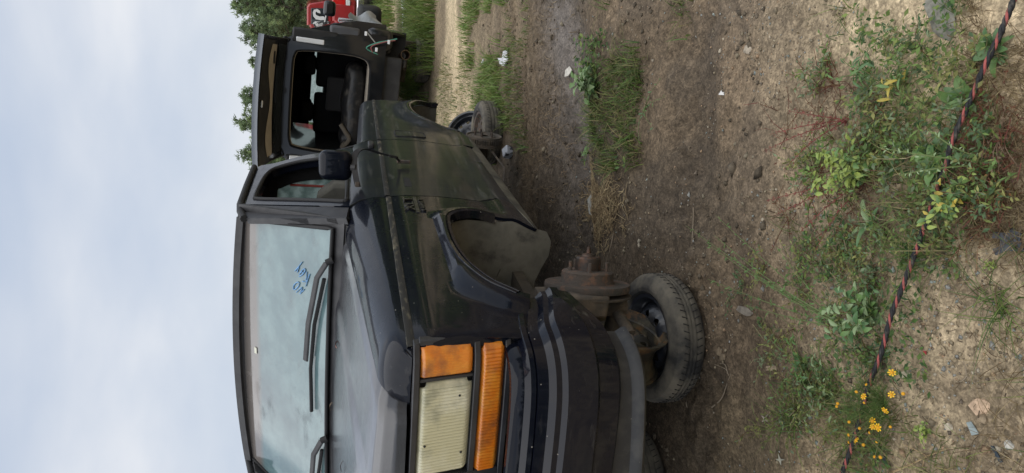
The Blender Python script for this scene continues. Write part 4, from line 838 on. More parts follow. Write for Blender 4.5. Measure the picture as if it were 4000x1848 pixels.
# seats
for sx_ in (-.33, .33):
    st = MB().box((sx_, 1.55, 1.08), (.58, .14, .62)).build('rear_seat', M_dark, hs, bevel=.05); MB().box((sx_, 1.56, 1.48), (.28, .10, .16)).build('headrest', M_dark, st, bevel=.04)
for sx_ in (-.40, .40):
    st = MB().box((sx_, 2.6, 1.05), (.50, .14, .66)).build('front_seat', M_dark, hs, bevel=.05); MB().box((sx_, 2.62, 1.50), (.26, .10, .18)).build('headrest', M_dark, st, bevel=.04)
fs_ = MB().box((.02, .95, 1.09), (.46, .09, .33)).build('folded_seat_back', M_gcarp, hs, bevel=.03)
# tailgate
def gate(u, v, off=0):
    s = (2 * u - 1) * (.70 + .05 * v); t = .10 - .92 * v; w = 1.80 + .30 * v - .05 * v * v + .03 * (1 - (2 * u - 1) ** 2) - off
    return s, t + .05 * (2 * u - 1) ** 2 * v, w
tg = MB().grid(lambda u, v: gate(u, v), 20, 14).build('tailgate', M_hp, hs, 60, solid=.05)
MB().grid(lambda u, v: gate(.03 + .94 * u, .52 + .44 * v, .055), 20, 4).build('tailgate_inner_panel', M_blk, tg, 60)
MB().grid(lambda u, v: gate(.05 + .9 * u, .08 + .30 * v, .055), 16, 4).build('tailgate_glass', M_wglass, tg, 60)
MB().grid(lambda u, v: gate(.06 + .88 * u, .46 + (.17 + .075 * math.cos((2 * u - 1) * 4.6) * -1) * v, .062), 40, 3).build('wavy_beige_trim', M_beige, tg, 60)
MB().box((0, 0, 0), (.14, .05, .012)).build('pull_handle', M_dark, tg, bevel=.005, M=Matrix.Translation(gate(.84, .53, .07)))
lt = MB().box((0, 0, 0), (.075, .06, .02)).build('white_latch', mat('white_latch', (.75, .75, .73), .4), tg, bevel=.012, M=Matrix.Translation(gate(.50, .905, .072)))
MB().tube([(-.018, -.02, -.012), (-.018, .012, -.012), (.0, .02, -.012), (.018, .012, -.012), (.018, -.02, -.012)], .006, 6).build('latch_groove', M_dark, lt, 60)
MB().grid(lambda u, v: (lambda q: (q[0], q[1] - .006 - .012 * (v > .5), q[2] - .06 * v + .005))(gate(u, 1)), 20, 2).build('tailgate_edge', mat('pale_edge', (.16, .18, .21), .35, coat=.5), tg, 60)
# loose wires hanging from the right corner
for pts, c in (([(.66, -.02, .70), (.72, -.04, .86), (.80, -.05, .74), (.84, -.04, .62), (.88, -.02, .50)], (.08, .30, .22)), ([(.68, -.03, .78), (.75, -.05, .80), (.82, -.05, .66), (.86, -.03, .52)], (.30, .10, .10)), ([(.80, -.04, .76), (.90, -.05, .86)], (.35, .35, .33))):
    MB().tube(catmull(pts, 5), .007, 5).build('loose_wire', mat('wire', c, .5), hs, 60)
for p in ((.72, -.05, .74), (.89, -.05, .88), (.83, -.05, .60)): MB().box(p, (.05, .03, .03)).build('wire_connector', M_clear, hs, bevel=.004)
# door mirror on the far side, seen past the body
mm_ = MB().box((1.13, 3.15, 1.22), (.24, .14, .19)).build('door_mirror', M_hp, hs, bevel=.05)
# fuel tank lying in the load bay and its filler hose: separate things
tk = MB(); tkM = HM @ Matrix.Translation((-.05, .42, .80))
def tankf(u, v):
    a = 2 * math.pi * v; s = -.58 + 1.16 * u; k = max(.02, 1 - abs(2 * u - 1) ** 6) ** .5; r = .15 * k * (1 + .10 * math.sin(u * 14) * (math.sin(a) > 0)); return s, .23 * k * math.copysign(abs(math.cos(a)) ** .7, math.cos(a)), .13 + r * math.copysign(abs(math.sin(a)) ** .7, math.sin(a))
tk.grid(tankf, 30, 24); to = tk.build('fuel_tank', M_tank, None, 60, M=tkM); tag(to, 'muddy black plastic fuel tank lying in the open load bay', 'fuel tank')
hz = MB().tube(catmull([(-.50, -.02, .12), (-.46, -.06, .22), (-.52, -.10, .26), (-.40, -.12, .18), (-.30, -.12, .24), (-.22, -.10, .30)], 6), .028, 8).build('filler_hose', mat('dusty_hose', (.10, .085, .065), .8, bump=(60, .4, .01)), None, 60, M=HM @ Matrix.Translation((-.05, .30, .78))); tag(hz, 'dusty bent filler hose at the left of the fuel tank', 'hose')
# front prop under it: a wheel lying in the grass
lying_wheel(*[float(q) for q in (HM @ Vector((.62, .95, 0))).xy], .30, .20, .19, 'tyre under the stripped suspension of the raised-tailgate SUV')
# ------------------------------------------------------------------ vehicles further off
M_red = mat('red_paint', (.36, .022, .022), .32, coat=.7, var=((.28, .02, .02), 5, .4, .7)); M_silver = mat('silver_sheet', (.42, .44, .45), .38, .5, var=((.30, .31, .32), 5, .4, .65), bump=(9, .4, .03))
M_redlens = mat('red_lens', (.62, .012, .01), .2, coat=1); M_white = mat('white_part', (.72, .72, .70), .45); M_yel = mat('yellow_tag', (.75, .50, .05), .5); M_steelb = mat('blue_grey_paint', (.07, .095, .12), .25, coat=1)
# red pickup with a topper, seen from behind
pk = empty('pickup_truck', Matrix.Translation(px2y(1400, 78, 16) * Vector((1, 1, 0)) if False else (px2y(1300, 150, 16).x, 16, -.05)) @ Matrix.Rotation(R(-20), 4, 'Z'), 'red pickup with a red canopy whose rear window carries a white ram head decal', 'pickup')
W = .86
MB().box((0, 1.2, .86), (2 * W, 2.4, .52)).build('cargo_bed', M_red, pk, bevel=.05)
tp = [(-.80, 1.12), (.80, 1.12), (.77, 1.30), (.70, 1.60), (.62, 1.65), (-.62, 1.65), (-.70, 1.60), (-.77, 1.30)]
cn = MB(); cn.add([(x, y, z) for y in (.05, 2.4) for x, z in tp], [tuple(range(8)), tuple(range(8, 16))[::-1]] + [(i, (i + 1) % 8, 8 + (i + 1) % 8, 8 + i) for i in range(8)]); can = cn.build('canopy', M_red, pk, bevel=.03)
wn = MB().box((0, .03, 1.385), (1.26, .02, .36), taper=.96).build('rear_window', M_wglass, can, bevel=.01)
dec = MB()
for P in ([(-.02, .08), (.03, .13), (.10, .145), (.16, .12), (.18, .05), (.15, -.01), (.10, -.02), (.11, .04), (.13, .07), (.10, .09), (.06, .07), (.04, .0), (.05, -.08), (.02, -.13), (-.02, -.10), (-.03, -.02)], [(-.06, .09), (-.10, .145), (-.17, .12), (-.19, .05), (-.15, -.01), (-.11, -.01), (-.12, .05), (-.10, .08), (-.07, .04), (-.06, -.03)], [(-.15, -.10), (.12, -.16), (.12, -.135), (-.15, -.075)]):
    dec.prism([(x * 1.1 + .40, y) for x, y in P], 0, .004, Matrix.Translation((0, .016, 1.385)) @ Matrix.Rotation(R(90), 4, 'X'))
dq = dec.build('ram_head_decal', M_white, wn, 0); dq['kind'] = 'stuff'
MB().box((0, -.02, .86), (1.50, .05, .46)).build('tailgate', M_red, pk, bevel=.03)
for sg in (1, -1):
    tl = MB().box((sg * .79, -.015, .97), (.12, .05, .28)).build('tail_lamp', M_redlens, pk, bevel=.015); MB().box((sg * .79, -.018, .78), (.12, .05, .09)).build('reverse_lamp', M_white, tl, bevel=.01)
MB().box((0, -.10, .52), (1.8, .14, .16)).build('rear_bumper', M_chrome, pk, bevel=.03)
MB().box((0, 3.2, .85), (1.7, 1.5, .55)).build('cab_body', M_red, pk, bevel=.06); MB().box((0, 3.2, 1.38), (1.5, 1.3, .52), taper=.85).build('cab_roof', M_red, pk, bevel=.06)
for sg in (1, -1):
    for y in (.9, 4.0): MB().lathe([(.20, 0), (.36, .02), (.37, .11), (.36, .2), (.20, .22)], 28, axis_frame((sg * .70, y, .37), (sg, 0, 0))).build('wheel', M_tyre, pk)
MB().box((0, 4.4, .80), (1.65, 1.1, .45)).build('engine_hood', M_red, pk, bevel=.08)
# grey car whose roof and wing show at the frame edge, nearer the trees
sb = empty('parked_car', Matrix.Translation((px2y(1300, -30, 17.5).x + .75, 17.5, 0)) @ Matrix.Rotation(R(-15), 4, 'Z'), 'blue grey car cut off by the frame beyond the red pickup', 'car')
MB().box((0, 2.2, .68), (1.75, 4.3, .55)).build('body', M_steelb, sb, bevel=.12)
MB().add([(x, y, z) for x, y, z in ((-.78, .6, .95), (.78, .6, .95), (.78, 3.2, .95), (-.78, 3.2, .95), (-.60, 1.1, 1.50), (.60, 1.1, 1.50), (.60, 2.5, 1.50), (-.60, 2.5, 1.50))], [(0, 1, 5, 4), (1, 2, 6, 5), (2, 3, 7, 6), (3, 0, 4, 7), (4, 5, 6, 7)]).build('cabin_glass', M_wglass, sb, bevel=.06)
MB().box((0, 1.8, 1.50), (1.2, 1.4, .04)).build('roof', M_steelb, sb, bevel=.015)
for sg in (1, -1):
    for y in (.8, 3.6): MB().lathe([(.18, 0), (.30, .02), (.31, .1), (.30, .18), (.18, .2)], 24, axis_frame((sg * .72, y, .31), (sg, 0, 0))).build('wheel', M_tyre, sb)
# crashed silver car: bent wing, open door frame, bare front structure
cr_ = empty('crashed_car', Matrix.Translation((3.45, 12.6, 0)) @ Matrix.Rotation(R(-22), 4, 'Z'), 'crashed silver car with a crumpled wing, beyond the raised-tailgate SUV', 'car')
MB().box((-.55, 1.6, .62), (1.3, 3.0, .50)).build('body', M_silver, cr_, bevel=.1)
MB().tube(catmull([(.10, -.1, 1.02), (.06, .7, 1.35), (0, 1.4, 1.47), (-.05, 2.2, 1.42), (-.05, 2.9, 1.05)], 5), .045, 8).build('roof_rail', M_silver, cr_, 60)
MB().grid(lambda u, v: (-.05 - 1.1 * u, .6 + 2.0 * v, 1.40 + .08 * math.sin(math.pi * u) - .1 * (2 * v - 1) ** 2), 6, 6).build('roof', M_hp, cr_, 60, solid=.03)
MB().tube([(.20, -.45, .98), (.33, -.62, 1.12), (.45, -.70, 1.10), (.45, -.70, .90), (.22, -.48, .88), (.20, -.45, .98)], .022, 6).build('door_frame', M_silver, cr_, 60)
def wing(u, v):
    q = 2 * v - 1; return (.02 + .52 * u + .05 * math.sin(7 * v + 3 * u), -.55 + .10 * math.sin(5 * u + 2 * v) + .25 * u, .98 - .80 * v * (.55 + .45 * (1 - u)) + .05 * math.sin(9 * u) - .10 * u)
MB().grid(wing, 16, 16).build('crumpled_wing', M_silver, cr_, 25, solid=.01)
MB().tube(catmull([(-.12, -.40, 1.05), (0, -.52, 1.10), (.14, -.5, 1.0), (.20, -.42, .95)], 5), .03, 8).build('airbag_tube', M_white, cr_, 60); MB().box((.08, -.60, 1.03), (.11, .03, .07)).build('yellow_tag', M_yel, cr_, bevel=.005)
MB().box((-.25, -.30, .98), (.5, .45, .30)).build('engine_parts', M_under, cr_, bevel=.04); MB().box((.45, .1, .55), (.4, .5, .4)).build('dark_liner', M_blk, cr_, bevel=.08)
# long white trim strip lying on the sand
P0 = Vector((*px2g(1588, -60), 0)); P1 = Vector((*px2g(1596, 118), 0)); stp = MB(); pth = [P0.lerp(P1, k / 8) + Vector((0, 0, gh(*P0.lerp(P1, k / 8).xy) + .05)) for k in range(9)]
stp.sweep(pth, [(-.07, .03), (.0, .05), (.07, .03), (.07, -.04), (-.07, -.04)], [Vector((0, 1, 0))] * 9, True); o = stp.build('bumper_strip', M_white, None); tag(o, 'long white trim strip lying on the pale sand', 'trim strip')
s2 = MB(); s2.sweep([p + Vector((0, .13, -.02)) for p in pth], [(-.05, .03), (.05, .03), (.05, -.03), (-.05, -.03)], [Vector((0, 1, 0))] * 9, True); tag(s2.build('rubber_strip', M_blk, None), 'black rubber strip behind the white trim strip', 'trim strip')
# grey vehicle corner left of the SUV: raised hood of a car standing further left
gc = empty('old_car', Matrix.Translation((-2.30, 6.2, 0)) @ Matrix.Rotation(R(-10), 4, 'Z'), 'grey car with its hood raised, left of the black SUV windshield', 'car')
M_dgrey = mat('dull_grey_paint', (.05, .05, .055), .35, coat=.5)
MB().box((0, 1.3, .78), (1.7, 4.0, .55)).build('body', M_dgrey, gc, bevel=.12); MB().box((0, 2.0, 1.28), (1.4, 1.9, .5), taper=.8).build('cabin', M_wglass, gc, bevel=.1)
hq = MB().grid(lambda u, v: (-.70 + 1.28 * u, .25 - .62 * v + .25 * u * 0, 1.05 + (.92 + min(.32, 1.0 * (1 - u))) * v), 8, 8).build('raised_hood', M_dgrey, gc, 60, solid=.025)
MB().tube([(.55, -.1, 1.05), (.50, -.20, 1.70)], .012, 6).build('hood_prop', M_rubber, gc)
for sg in (1, -1):
    for y in (.0, 2.6): MB().lathe([(.18, 0), (.31, .02), (.32, .1), (.31, .18), (.18, .2)], 24, axis_frame((sg * .70, y, .32), (sg, 0, 0))).build('wheel', M_tyre, gc)
# ------------------------------------------------------------------ plants near the rope
def pxg(px, py, dz=0): x, y = px2g(px, py); return g3(x, y, dz)
def leafmat(name, c, c2): return mat(name, c, .5, var=(c2, 30, .4, .65), bump=(90, .25, .003))
M_leaf = leafmat('leaf_green', (.085, .165, .045), (.12, .21, .06)); M_leafd = leafmat('leaf_dark', (.055, .125, .045), (.085, .16, .055)); M_leafy = leafmat('leaf_yellow_green', (.26, .32, .065), (.17, .25, .06))
M_leafp = leafmat('leaf_pale', (.24, .32, .17), (.18, .26, .11)); M_yellowleaf = leafmat('leaf_yellow', (.45, .33, .05), (.30, .28, .06)); M_stem = mat('green_stem', (.12, .16, .05), .6); M_redstem = mat('red_stalk', (.13, .03, .022), .7, var=((.19, .055, .04), 40, .4, .6)); M_brstem = mat('brown_stalk', (.13, .085, .05), .8)
def leaf_mesh(L_, W_, curl, m, name='leaf', nseg=8):
    v = []; f = []
    for i in range(nseg + 1):
        q = i / nseg; w = W_ * (math.sin(math.pi * min(1, q * .90 + .06)) ** .62) * (1 - .22 * q) * (1 + .10 * math.sin(q * 17)) / 2; x = L_ * q; z = curl * L_ * (q - q * q * 1.25)
        v += [(x, -w, z + w * .35), (x, 0, z), (x, w, z + w * .35)]
    for i in range(nseg): a = i * 3; f += [(a, a + 1, a + 4, a + 3), (a + 1, a + 2, a + 5, a + 4)]
    me = bpy.data.meshes.new(name); me.from_pydata(v, [], f); me.materials.append(m); me.polygons.foreach_set('use_smooth', [True] * len(f)); return me
def put_leaf(me, par, p, az, el, s=1, roll=0):
    o = bpy.data.objects.new('leaf', me); col.objects.link(o); o.parent = par; o.matrix_local = Matrix.Translation(p) @ Matrix.Rotation(az, 4, 'Z') @ Matrix.Rotation(-el, 4, 'Y') @ Matrix.Rotation(roll, 4, 'X') @ Matrix.Scale(s, 4); return o
def plant(name, label, px, py, cat='weed'): p = pxg(px, py); return empty(name, Matrix.Translation(p), label, cat)
def rosette(label, px, py, n, Ls, mats, el=(.2, 1.0), aspect=.42, stalk=0):
    r = plant('leafy_weed', label, px, py); ms = [leaf_mesh(Ls, Ls * aspect * k, .5, m) for m in mats for k in (.8, 1.1)]
    for i in range(n): put_leaf(random.choice(ms), r, (random.gauss(0, .006), random.gauss(0, .006), .004 + .002 * i / n), i * 2.4 + random.gauss(0, .3), random.uniform(*el), random.uniform(.6, 1.15), random.gauss(0, .3))
    MB().tube([(0, 0, -.01), (.003, 0, .02)], .005, 6).build('root_crown', M_stem, r)
    return r
def branchy(label, px, py, tips, Ls, mats, ends=None, asp=.45, stemmat=None, gap=.025, lift=.12, nmax=60, small=False, r0=.0022, name='branching_weed', bend=.3):
    """stems from the base to given tips (dx, dy, dz); leaves set along them"""
    r = plant(name, label, px, py); ms = [leaf_mesh(Ls, Ls * asp, .4, m, nseg=4) for m in mats]; cnt = 0; fol = MB()
    for (dx, dy, dz) in tips:
        mid = Vector((dx * .45, dy * .45, dz * (.5 + bend * .5) + .01)); pts = catmull([(0, 0, 0), mid, (dx, dy, dz)], 7)
        MB().tube(pts, [r0 * (1 - .75 * i / (len(pts) - 1)) for i in range(len(pts))], 5).build('stem', stemmat or M_stem, r, 60)
        Ln = sum((pts[i + 1] - pts[i]).length for i in range(len(pts) - 1)); k = max(2, int(Ln / gap))
        for j in range(k):
            q = (j + .6) / k; p = pts[min(len(pts) - 1, int(q * (len(pts) - 1)))] + Vector((random.gauss(0, .003), random.gauss(0, .003), 0)); az = random.uniform(0, 6.28); el = random.uniform(-.2, .8); s = random.uniform(.55, 1.2) * (1.1 - .4 * q)
            if small or cnt >= nmax:
                me = random.choice(ms); Mx = Matrix.Translation(p) @ Matrix.Rotation(az, 4, 'Z') @ Matrix.Rotation(-el, 4, 'Y') @ Matrix.Scale(s, 4); fol.add([v.co for v in me.vertices], [tuple(f.vertices) for f in me.polygons], Mx)
            else: put_leaf(random.choice(ms), r, p, az, el, s); cnt += 1
    if fol.v: o = fol.build('foliage', mats[0], r, 60, recalc=False); o['kind'] = 'stuff'
    return r
rnd = lambda n, sx, sy, z0, z1, cx=0, cy=0: [(cx + random.uniform(-sx, sx), cy + random.uniform(-sy, sy), random.uniform(z0, z1)) for _ in range(n)]
rosette('broad dark green dock leaves under the middle of the rope', 3690, 640, 20, .075, [M_leafd, M_leaf], (.1, .9), .52)
rosette('small rosette of narrow dark leaves left of the rope, near bare gravel', 3420, 880, 9, .075, [M_leafd, M_leafp], (.2, .9), .26)
rosette('cluster of broad leaves by the rope at the lower right corner of the ground', 3910, 200, 14, .065, [M_leaf, M_leafd], (.1, .9), .5)
rosette('second broad-leaved weed beyond the rope at the right edge', 3800, 390, 9, .065, [M_leafd, M_leaf], (.3, 1.0), .55)
branchy('yellow-green leafy weed beside the broad dock leaves', 3450, 650, rnd(20, .11, .09, .06, .16, .0, .09), .030, [M_leafy, M_leaf, M_leafy], gap=.014, nmax=110, asp=.6)
branchy('yellowing weed on the near side of the rope', 3790, 760, rnd(13, .09, .07, .05, .12, -.02, .0), .032, [M_leafy, M_leaf, M_yellowleaf], gap=.018, nmax=60, asp=.55)
branchy('weed with lance-shaped leaves and yellow tips on the bare sand', 3400, 290, rnd(6, .06, .08, .05, .11), .045, [M_leaf, M_leaf, M_leafd], gap=.02, nmax=50, asp=.24)
branchy('weed with yellow lower leaves between the sand and the rope', 3560, 330, rnd(5, .05, .07, .04, .09, 0, .02), .045, [M_yellowleaf, M_leaf, M_leaf], gap=.022, nmax=40, asp=.28)
branchy('dark red seed stalks sprawling over the sandy dirt, farther right', 3330, 470, [(-.07, .28, .10), (-.02, .22, .12), (.06, .20, .06), (-.14, .20, .08)], .012, [M_redstem], stemmat=M_redstem, gap=.007, small=True, name='red_seeding_weed', asp=.5)
branchy('dark red seed stalks sprawling toward the lying wheel', 3400, 700, [(-.16, .22, .07), (-.22, .16, .06), (-.10, .30, .10), (-.05, .36, .10)], .012, [M_redstem], stemmat=M_redstem, gap=.007, small=True, name='red_seeding_weed', asp=.5)
branchy('long thin sprawling weed reaching toward the lying wheel', 3330, 1290, [(.34, .82, .10), (.27, .64, .12), (.22, .50, .10), (.12, .70, .07), (.30, .55, .14), (.16, .36, .10), (.38, .66, .06), (.04, .44, .08), (.26, .30, .05)], .020, [M_leaf, M_leafp, M_leafd], gap=.020, small=True, r0=.0026, asp=.35, name='sprawling_weed')
branchy('oval-leaved weed with pale leaves left of the rope', 3430, 1220, rnd(15, .09, .09, .05, .14), .038, [M_leafp, M_leafd, M_leaf], gap=.020, nmax=120, asp=.55)
branchy('low green weed left of the rope near the lying wheel', 3150, 1420, rnd(13, .14, .11, .03, .10), .030, [M_leaf, M_leafd], gap=.022, nmax=50, asp=.35)
branchy('dusty trailing weed between the rope and the flowers', 3240, 1560, rnd(11, .14, .10, .03, .08, .05, 0), .028, [M_leafp, M_leafd], gap=.024, nmax=50, asp=.35)
branchy('tiny bright yellow-green seedling on the gravel', 3880, 1035, rnd(6, .018, .018, .012, .03), .010, [M_leafy], gap=.006, small=True, asp=.6)
branchy('small clover-like weed right below the yellow flowers', 3620, 1690, rnd(8, .035, .035, .015, .04), .013, [M_leafy, M_leaf], gap=.010, small=True, asp=.8)
branchy('pale tall stalk with a seed head leaning over the rope', 3880, 640, [(.06, .20, .16), (-.02, .14, .15), (.10, .10, .10)], .016, [M_leafp, M_leafy], gap=.014, small=True, r0=.003, asp=.4, name='seeding_weed')
branchy('broad round-leaved weed in the grass hump between the tracks', 2360, 360, rnd(16, .15, .11, .05, .15), .065, [M_leaf, M_leafp], gap=.035, nmax=55, asp=.62)
branchy('small round-leaved weed near the pale straw', 2340, 600, rnd(4, .07, .06, .03, .08), .045, [M_leaf], gap=.035, nmax=20, asp=.7)
branchy('thin creeping weed on the hump edge facing the viewer', 2520, 420, [(.10, -.22, .03), (.0, -.28, .04), (-.14, -.18, .05), (-.2, -.05, .06)], .026, [M_leaf, M_leafd], gap=.03, nmax=30, asp=.35)
branchy('rust brown dead weed at the near right corner', 3930, 520, rnd(12, .10, .07, .01, .05), .014, [M_brstem], stemmat=M_brstem, gap=.02, small=True, name='dead_weed')
branchy('rust orange dead weed beyond the black plastic scrap', 3930, 730, rnd(10, .08, .06, .01, .05), .014, [mat('rust_orange_leaf', (.22, .11, .035), .8)], stemmat=M_brstem, gap=.016, small=True, name='dead_weed')
for k, (px, py, lab) in enumerate([(3600, 800, 'grass tuft with long arching blades leaning across the rope'), (3560, 1000, 'grass tuft left of the rope below the narrow-leaved rosette'), (3700, 980, 'yellowish grass tuft right of the rope'), (3900, 1200, 'arching grass tuft on the gravel at the near edge'), (3120, 1630, 'bright short grass tuft by the rope near the left edge')]):
    n_ = 46; a = RNG.normal(0, .022, (n_, 2)); p0 = np.array(px2g(px, py)); v, f, c = blades(a + p0, RNG.uniform(.06, .17, n_), RNG.uniform(.002, .0042, n_), RNG.uniform(.5, 1.7, n_), gcols(n_, OLIVE if k in (0, 2) else GREEN), 5)
    r = empty('grass_tuft', Matrix.Translation((p0[0], p0[1], gh(*p0))), lab, 'grass'); o = link('blades', npmesh('blades', v - np.array([p0[0], p0[1], gh(*p0)]), f, c), M_grass, r, 0); o['kind'] = 'stuff'
def tangle(name, label, regs, pal, spal, Ls=(.010, .026), hz=(.03, .11), rad=.09, nst=(5, 9), nlf=(5, 12)):
    V = []; F = []; Cc = []
    for (x0, x1, y0, y1, n) in regs:
        for _ in range(n):
            px, py = random.uniform(x0, x1), random.uniform(y0, y1); b0 = pxg(px, py); pc = random.choice(pal)
            for _s in range(random.randint(*nst)):
                a = random.uniform(0, 6.28); l = rad * random.uniform(.3, 1.2); tip = b0 + Vector((math.cos(a) * l, math.sin(a) * l, random.uniform(*hz))); mid = b0.lerp(tip, .5) + Vector((random.gauss(0, .01), random.gauss(0, .01), .015)); sc_ = random.choice(spal); k = random.uniform(.7, 1.2)
                pts = [b0, mid, tip]; w = random.uniform(.0008, .0016)
                for i in range(2):
                    d = (pts[i + 1] - pts[i]).normalized(); sd = d.cross(Vector((random.gauss(0, 1), random.gauss(0, 1), .3))).normalized() * w; bb = len(V); V += [pts[i] - sd, pts[i] + sd, pts[i + 1] + sd * .6, pts[i + 1] - sd * .6]; F.append((bb, bb + 1, bb + 2, bb + 3)); Cc += [tuple(c * k for c in sc_)] * 4
                for _l in range(random.randint(*nlf)):
                    q = random.uniform(.15, 1.0); p = b0.lerp(mid, q * 2) if q < .5 else mid.lerp(tip, q * 2 - 1); d = Vector((random.gauss(0, 1), random.gauss(0, 1), random.gauss(.2, .4))).normalized(); sd = d.cross(Vector((random.gauss(0, .5), random.gauss(0, .5), 1))).normalized(); L_ = random.uniform(*Ls); W_ = L_ * random.uniform(.2, .5); k2 = random.uniform(.65, 1.3); bb = len(V)
                    V += [p, p + d * L_ * .5 + sd * W_ * .5 + Vector((0, 0, L_ * .08)), p + d * L_, p + d * L_ * .5 - sd * W_ * .5 + Vector((0, 0, L_ * .08))]; F.append((bb, bb + 1, bb + 2, bb + 3)); Cc += [tuple(c * k2 for c in (pc if random.random() < .8 else random.choice(pal)))] * 4
    return tag(link(name, npmesh(name, np.array([tuple(v) for v in V]), np.array(F), np.array(Cc)), M_grass, None, 0), label, 'weeds', kind='stuff')
PALG = [(.12, .20, .055), (.17, .26, .07), (.23, .27, .085), (.10, .17, .075), (.19, .25, .14), (.26, .26, .09)]; PALS = [(.19, .23, .09), (.28, .26, .13), (.18, .09, .05), (.34, .28, .17)]
tangle('tangled_weeds', 'tangle of small leafy weeds along the right half of the rope', [(3150, 3560, 520, 760, 22), (3420, 3880, 120, 520, 15), (3560, 3900, 560, 900, 14), (3200, 3480, 200, 420, 6)], PALG, PALS)
tangle('tangled_weeds', 'tangle of thin sprawling weeds left of the rope', [(2900, 3420, 950, 1350, 30), (2960, 3480, 1350, 1720, 34), (3300, 3560, 760, 1100, 16)], PALG, PALS, (.008, .022), (.015, .08), .10)
tangle('brown_weeds', 'rusty brown weed stalks on the sandy dirt', [(3050, 3480, 300, 560, 14), (3080, 3460, 620, 860, 16), (3800, 4000, 380, 900, 26)], [(.15, .05, .03), (.19, .10, .05), (.11, .05, .035)], [(.16, .05, .035), (.22, .13, .07)], (.005, .012), (.01, .07), .12, (4, 7), (4, 9))
# yellow flowers on feathery stems
fl = plant('flowering_weed', 'feathery green weed with bright yellow flowers by the rope', 3460, 1570, 'flower'); fm = MB(); M_fea = mat('feathery_green', (.055, .10, .02), .6, var=((.09, .14, .03), 40, .4, .6))
for _ in range(46):
    a = random.uniform(0, 6.28); l = random.uniform(.04, .10); tip = Vector((math.cos(a) * l, math.sin(a) * l * .9, random.uniform(.04, .11))); pts = [Vector((0, 0, 0)), tip * .5 + Vector((0, 0, .02)), tip]; fm.tube(pts, [.0016, .0012, .0006], 4)
    for j in range(16):
        q = random.uniform(.3, 1); p = pts[1].lerp(tip, q); d = Vector((random.gauss(0, 1), random.gauss(0, 1), random.gauss(.4, .6))).normalized() * random.uniform(.012, .026); fm.tube([p, p + d], [.0007, .0003], 3, False)
o = fm.build('feathery_foliage', M_fea, fl, 60, recalc=False); o['kind'] = 'stuff'
M_petal = mat('yellow_petal', (.78, .42, .01), .5, var=((.82, .52, .02), 60, .4, .6)); M_eye = mat('amber_disc', (.62, .30, .01), .7, bump=(300, .5, .002)); pm = MB()
for k in range(7):
    a = k * 2 * math.pi / 7; pm.add([(.003 * math.cos(a - .4), .003 * math.sin(a - .4), 0), (.0125 * math.cos(a - .28), .0125 * math.sin(a - .28), .001), (.0145 * math.cos(a), .0145 * math.sin(a), -.001), (.0125 * math.cos(a + .28), .0125 * math.sin(a + .28), .001), (.003 * math.cos(a + .4), .003 * math.sin(a + .4), 0)], [(0, 1, 2, 3, 4)])
pme = bpy.data.meshes.new('petals'); pme.from_pydata(pm.v, [], pm.f); pme.materials.append(M_petal); em = MB().lathe([(.0062, 0), (.006, .003), (.0035, .0055), (0, .006)], 12); eme = bpy.data.meshes.new('flower_disc'); eme.from_pydata(em.v, [], em.f); eme.materials.append(M_eye)
base_ = pxg(3460, 1570)
for (px, py, bud) in [(3484, 1456, 0), (3482, 1541, 0), (3373, 1549, 0), (3376, 1573, 1), (3269, 1588, 1), (3272, 1577, 1), (3457, 1604, 0), (3408, 1645, 0), (3410, 1668, 0), (3430, 1670, 0), (3317, 1649, 1), (3358, 1674, 1), (3398, 1690, 1), (3316, 1699, 1), (3345, 1720, 0), (3478, 1668, 1), (3385, 1503, 1), (3528, 1538, 1), (3317, 1728, 1), (3373, 1738, 1), (3417, 1785, 1), (3440, 1786, 1), (3425, 1726, 1), (3346, 1530, 1)]:
    p = pxz(px, py, .10 + random.uniform(-.02, .03)); lp = p - base_; Mx = Matrix.Translation(lp) @ Matrix.Rotation(random.gauss(0, .45), 4, 'X') @ Matrix.Rotation(random.gauss(0, .45), 4, 'Y') @ Matrix.Rotation(random.uniform(0, 6), 4, 'Z') @ Matrix.Scale(random.uniform(.6, .9) if not bud else random.uniform(.6, .85), 4)
    o = bpy.data.objects.new('flower', pme if not bud else eme); col.objects.link(o); o.parent = fl; o.matrix_local = Mx
    if not bud: d_ = bpy.data.objects.new('flower_disc', eme); col.objects.link(d_); d_.parent = o
    b0 = Vector((lp.x * .35, lp.y * .35, 0)); MB().tube(catmull([b0, b0.lerp(lp, .5) + Vector((0, 0, .012)), lp], 4), .0009, 4).build('flower_stalk', M_stem, fl, 60)
# ------------------------------------------------------------------ rope: black strands with one red strand
rope_px = [(3985, -60), (3958, 0), (3905, 130), (3850, 260), (3775, 420), (3715, 560), (3695, 640), (3640, 790), (3575, 980), (3520, 1130), (3480, 1230), (3440, 1380), (3395, 1500), (3345, 1680), (3320, 1760), (3288, 1848), (3262, 1920)]
rp_ = [pxz(x, y, .052) for x, y in rope_px]; rp_ = [Vector((p.x, p.y, max(.05, gh(p.x, p.y) + .04))) for p in rp_]; cen = catmull(rp_, 26)
rope = empty('rope', Matrix.Translation(rp_[0]), 'black and red twisted rope stretched across the weedy verge', 'rope'); M_rb = mat('black_strand', (.012, .012, .014), .7, var=((.09, .08, .065), 40, .52, .7), bump=(400, .4, .001)); M_rr = mat('red_strand', (.34, .085, .075), .8, var=((.16, .07, .055), 40, .45, .65), bump=(400, .4, .001))
acc = [0]
for i in range(1, len(cen)): acc.append(acc[-1] + (cen[i] - cen[i - 1]).length)
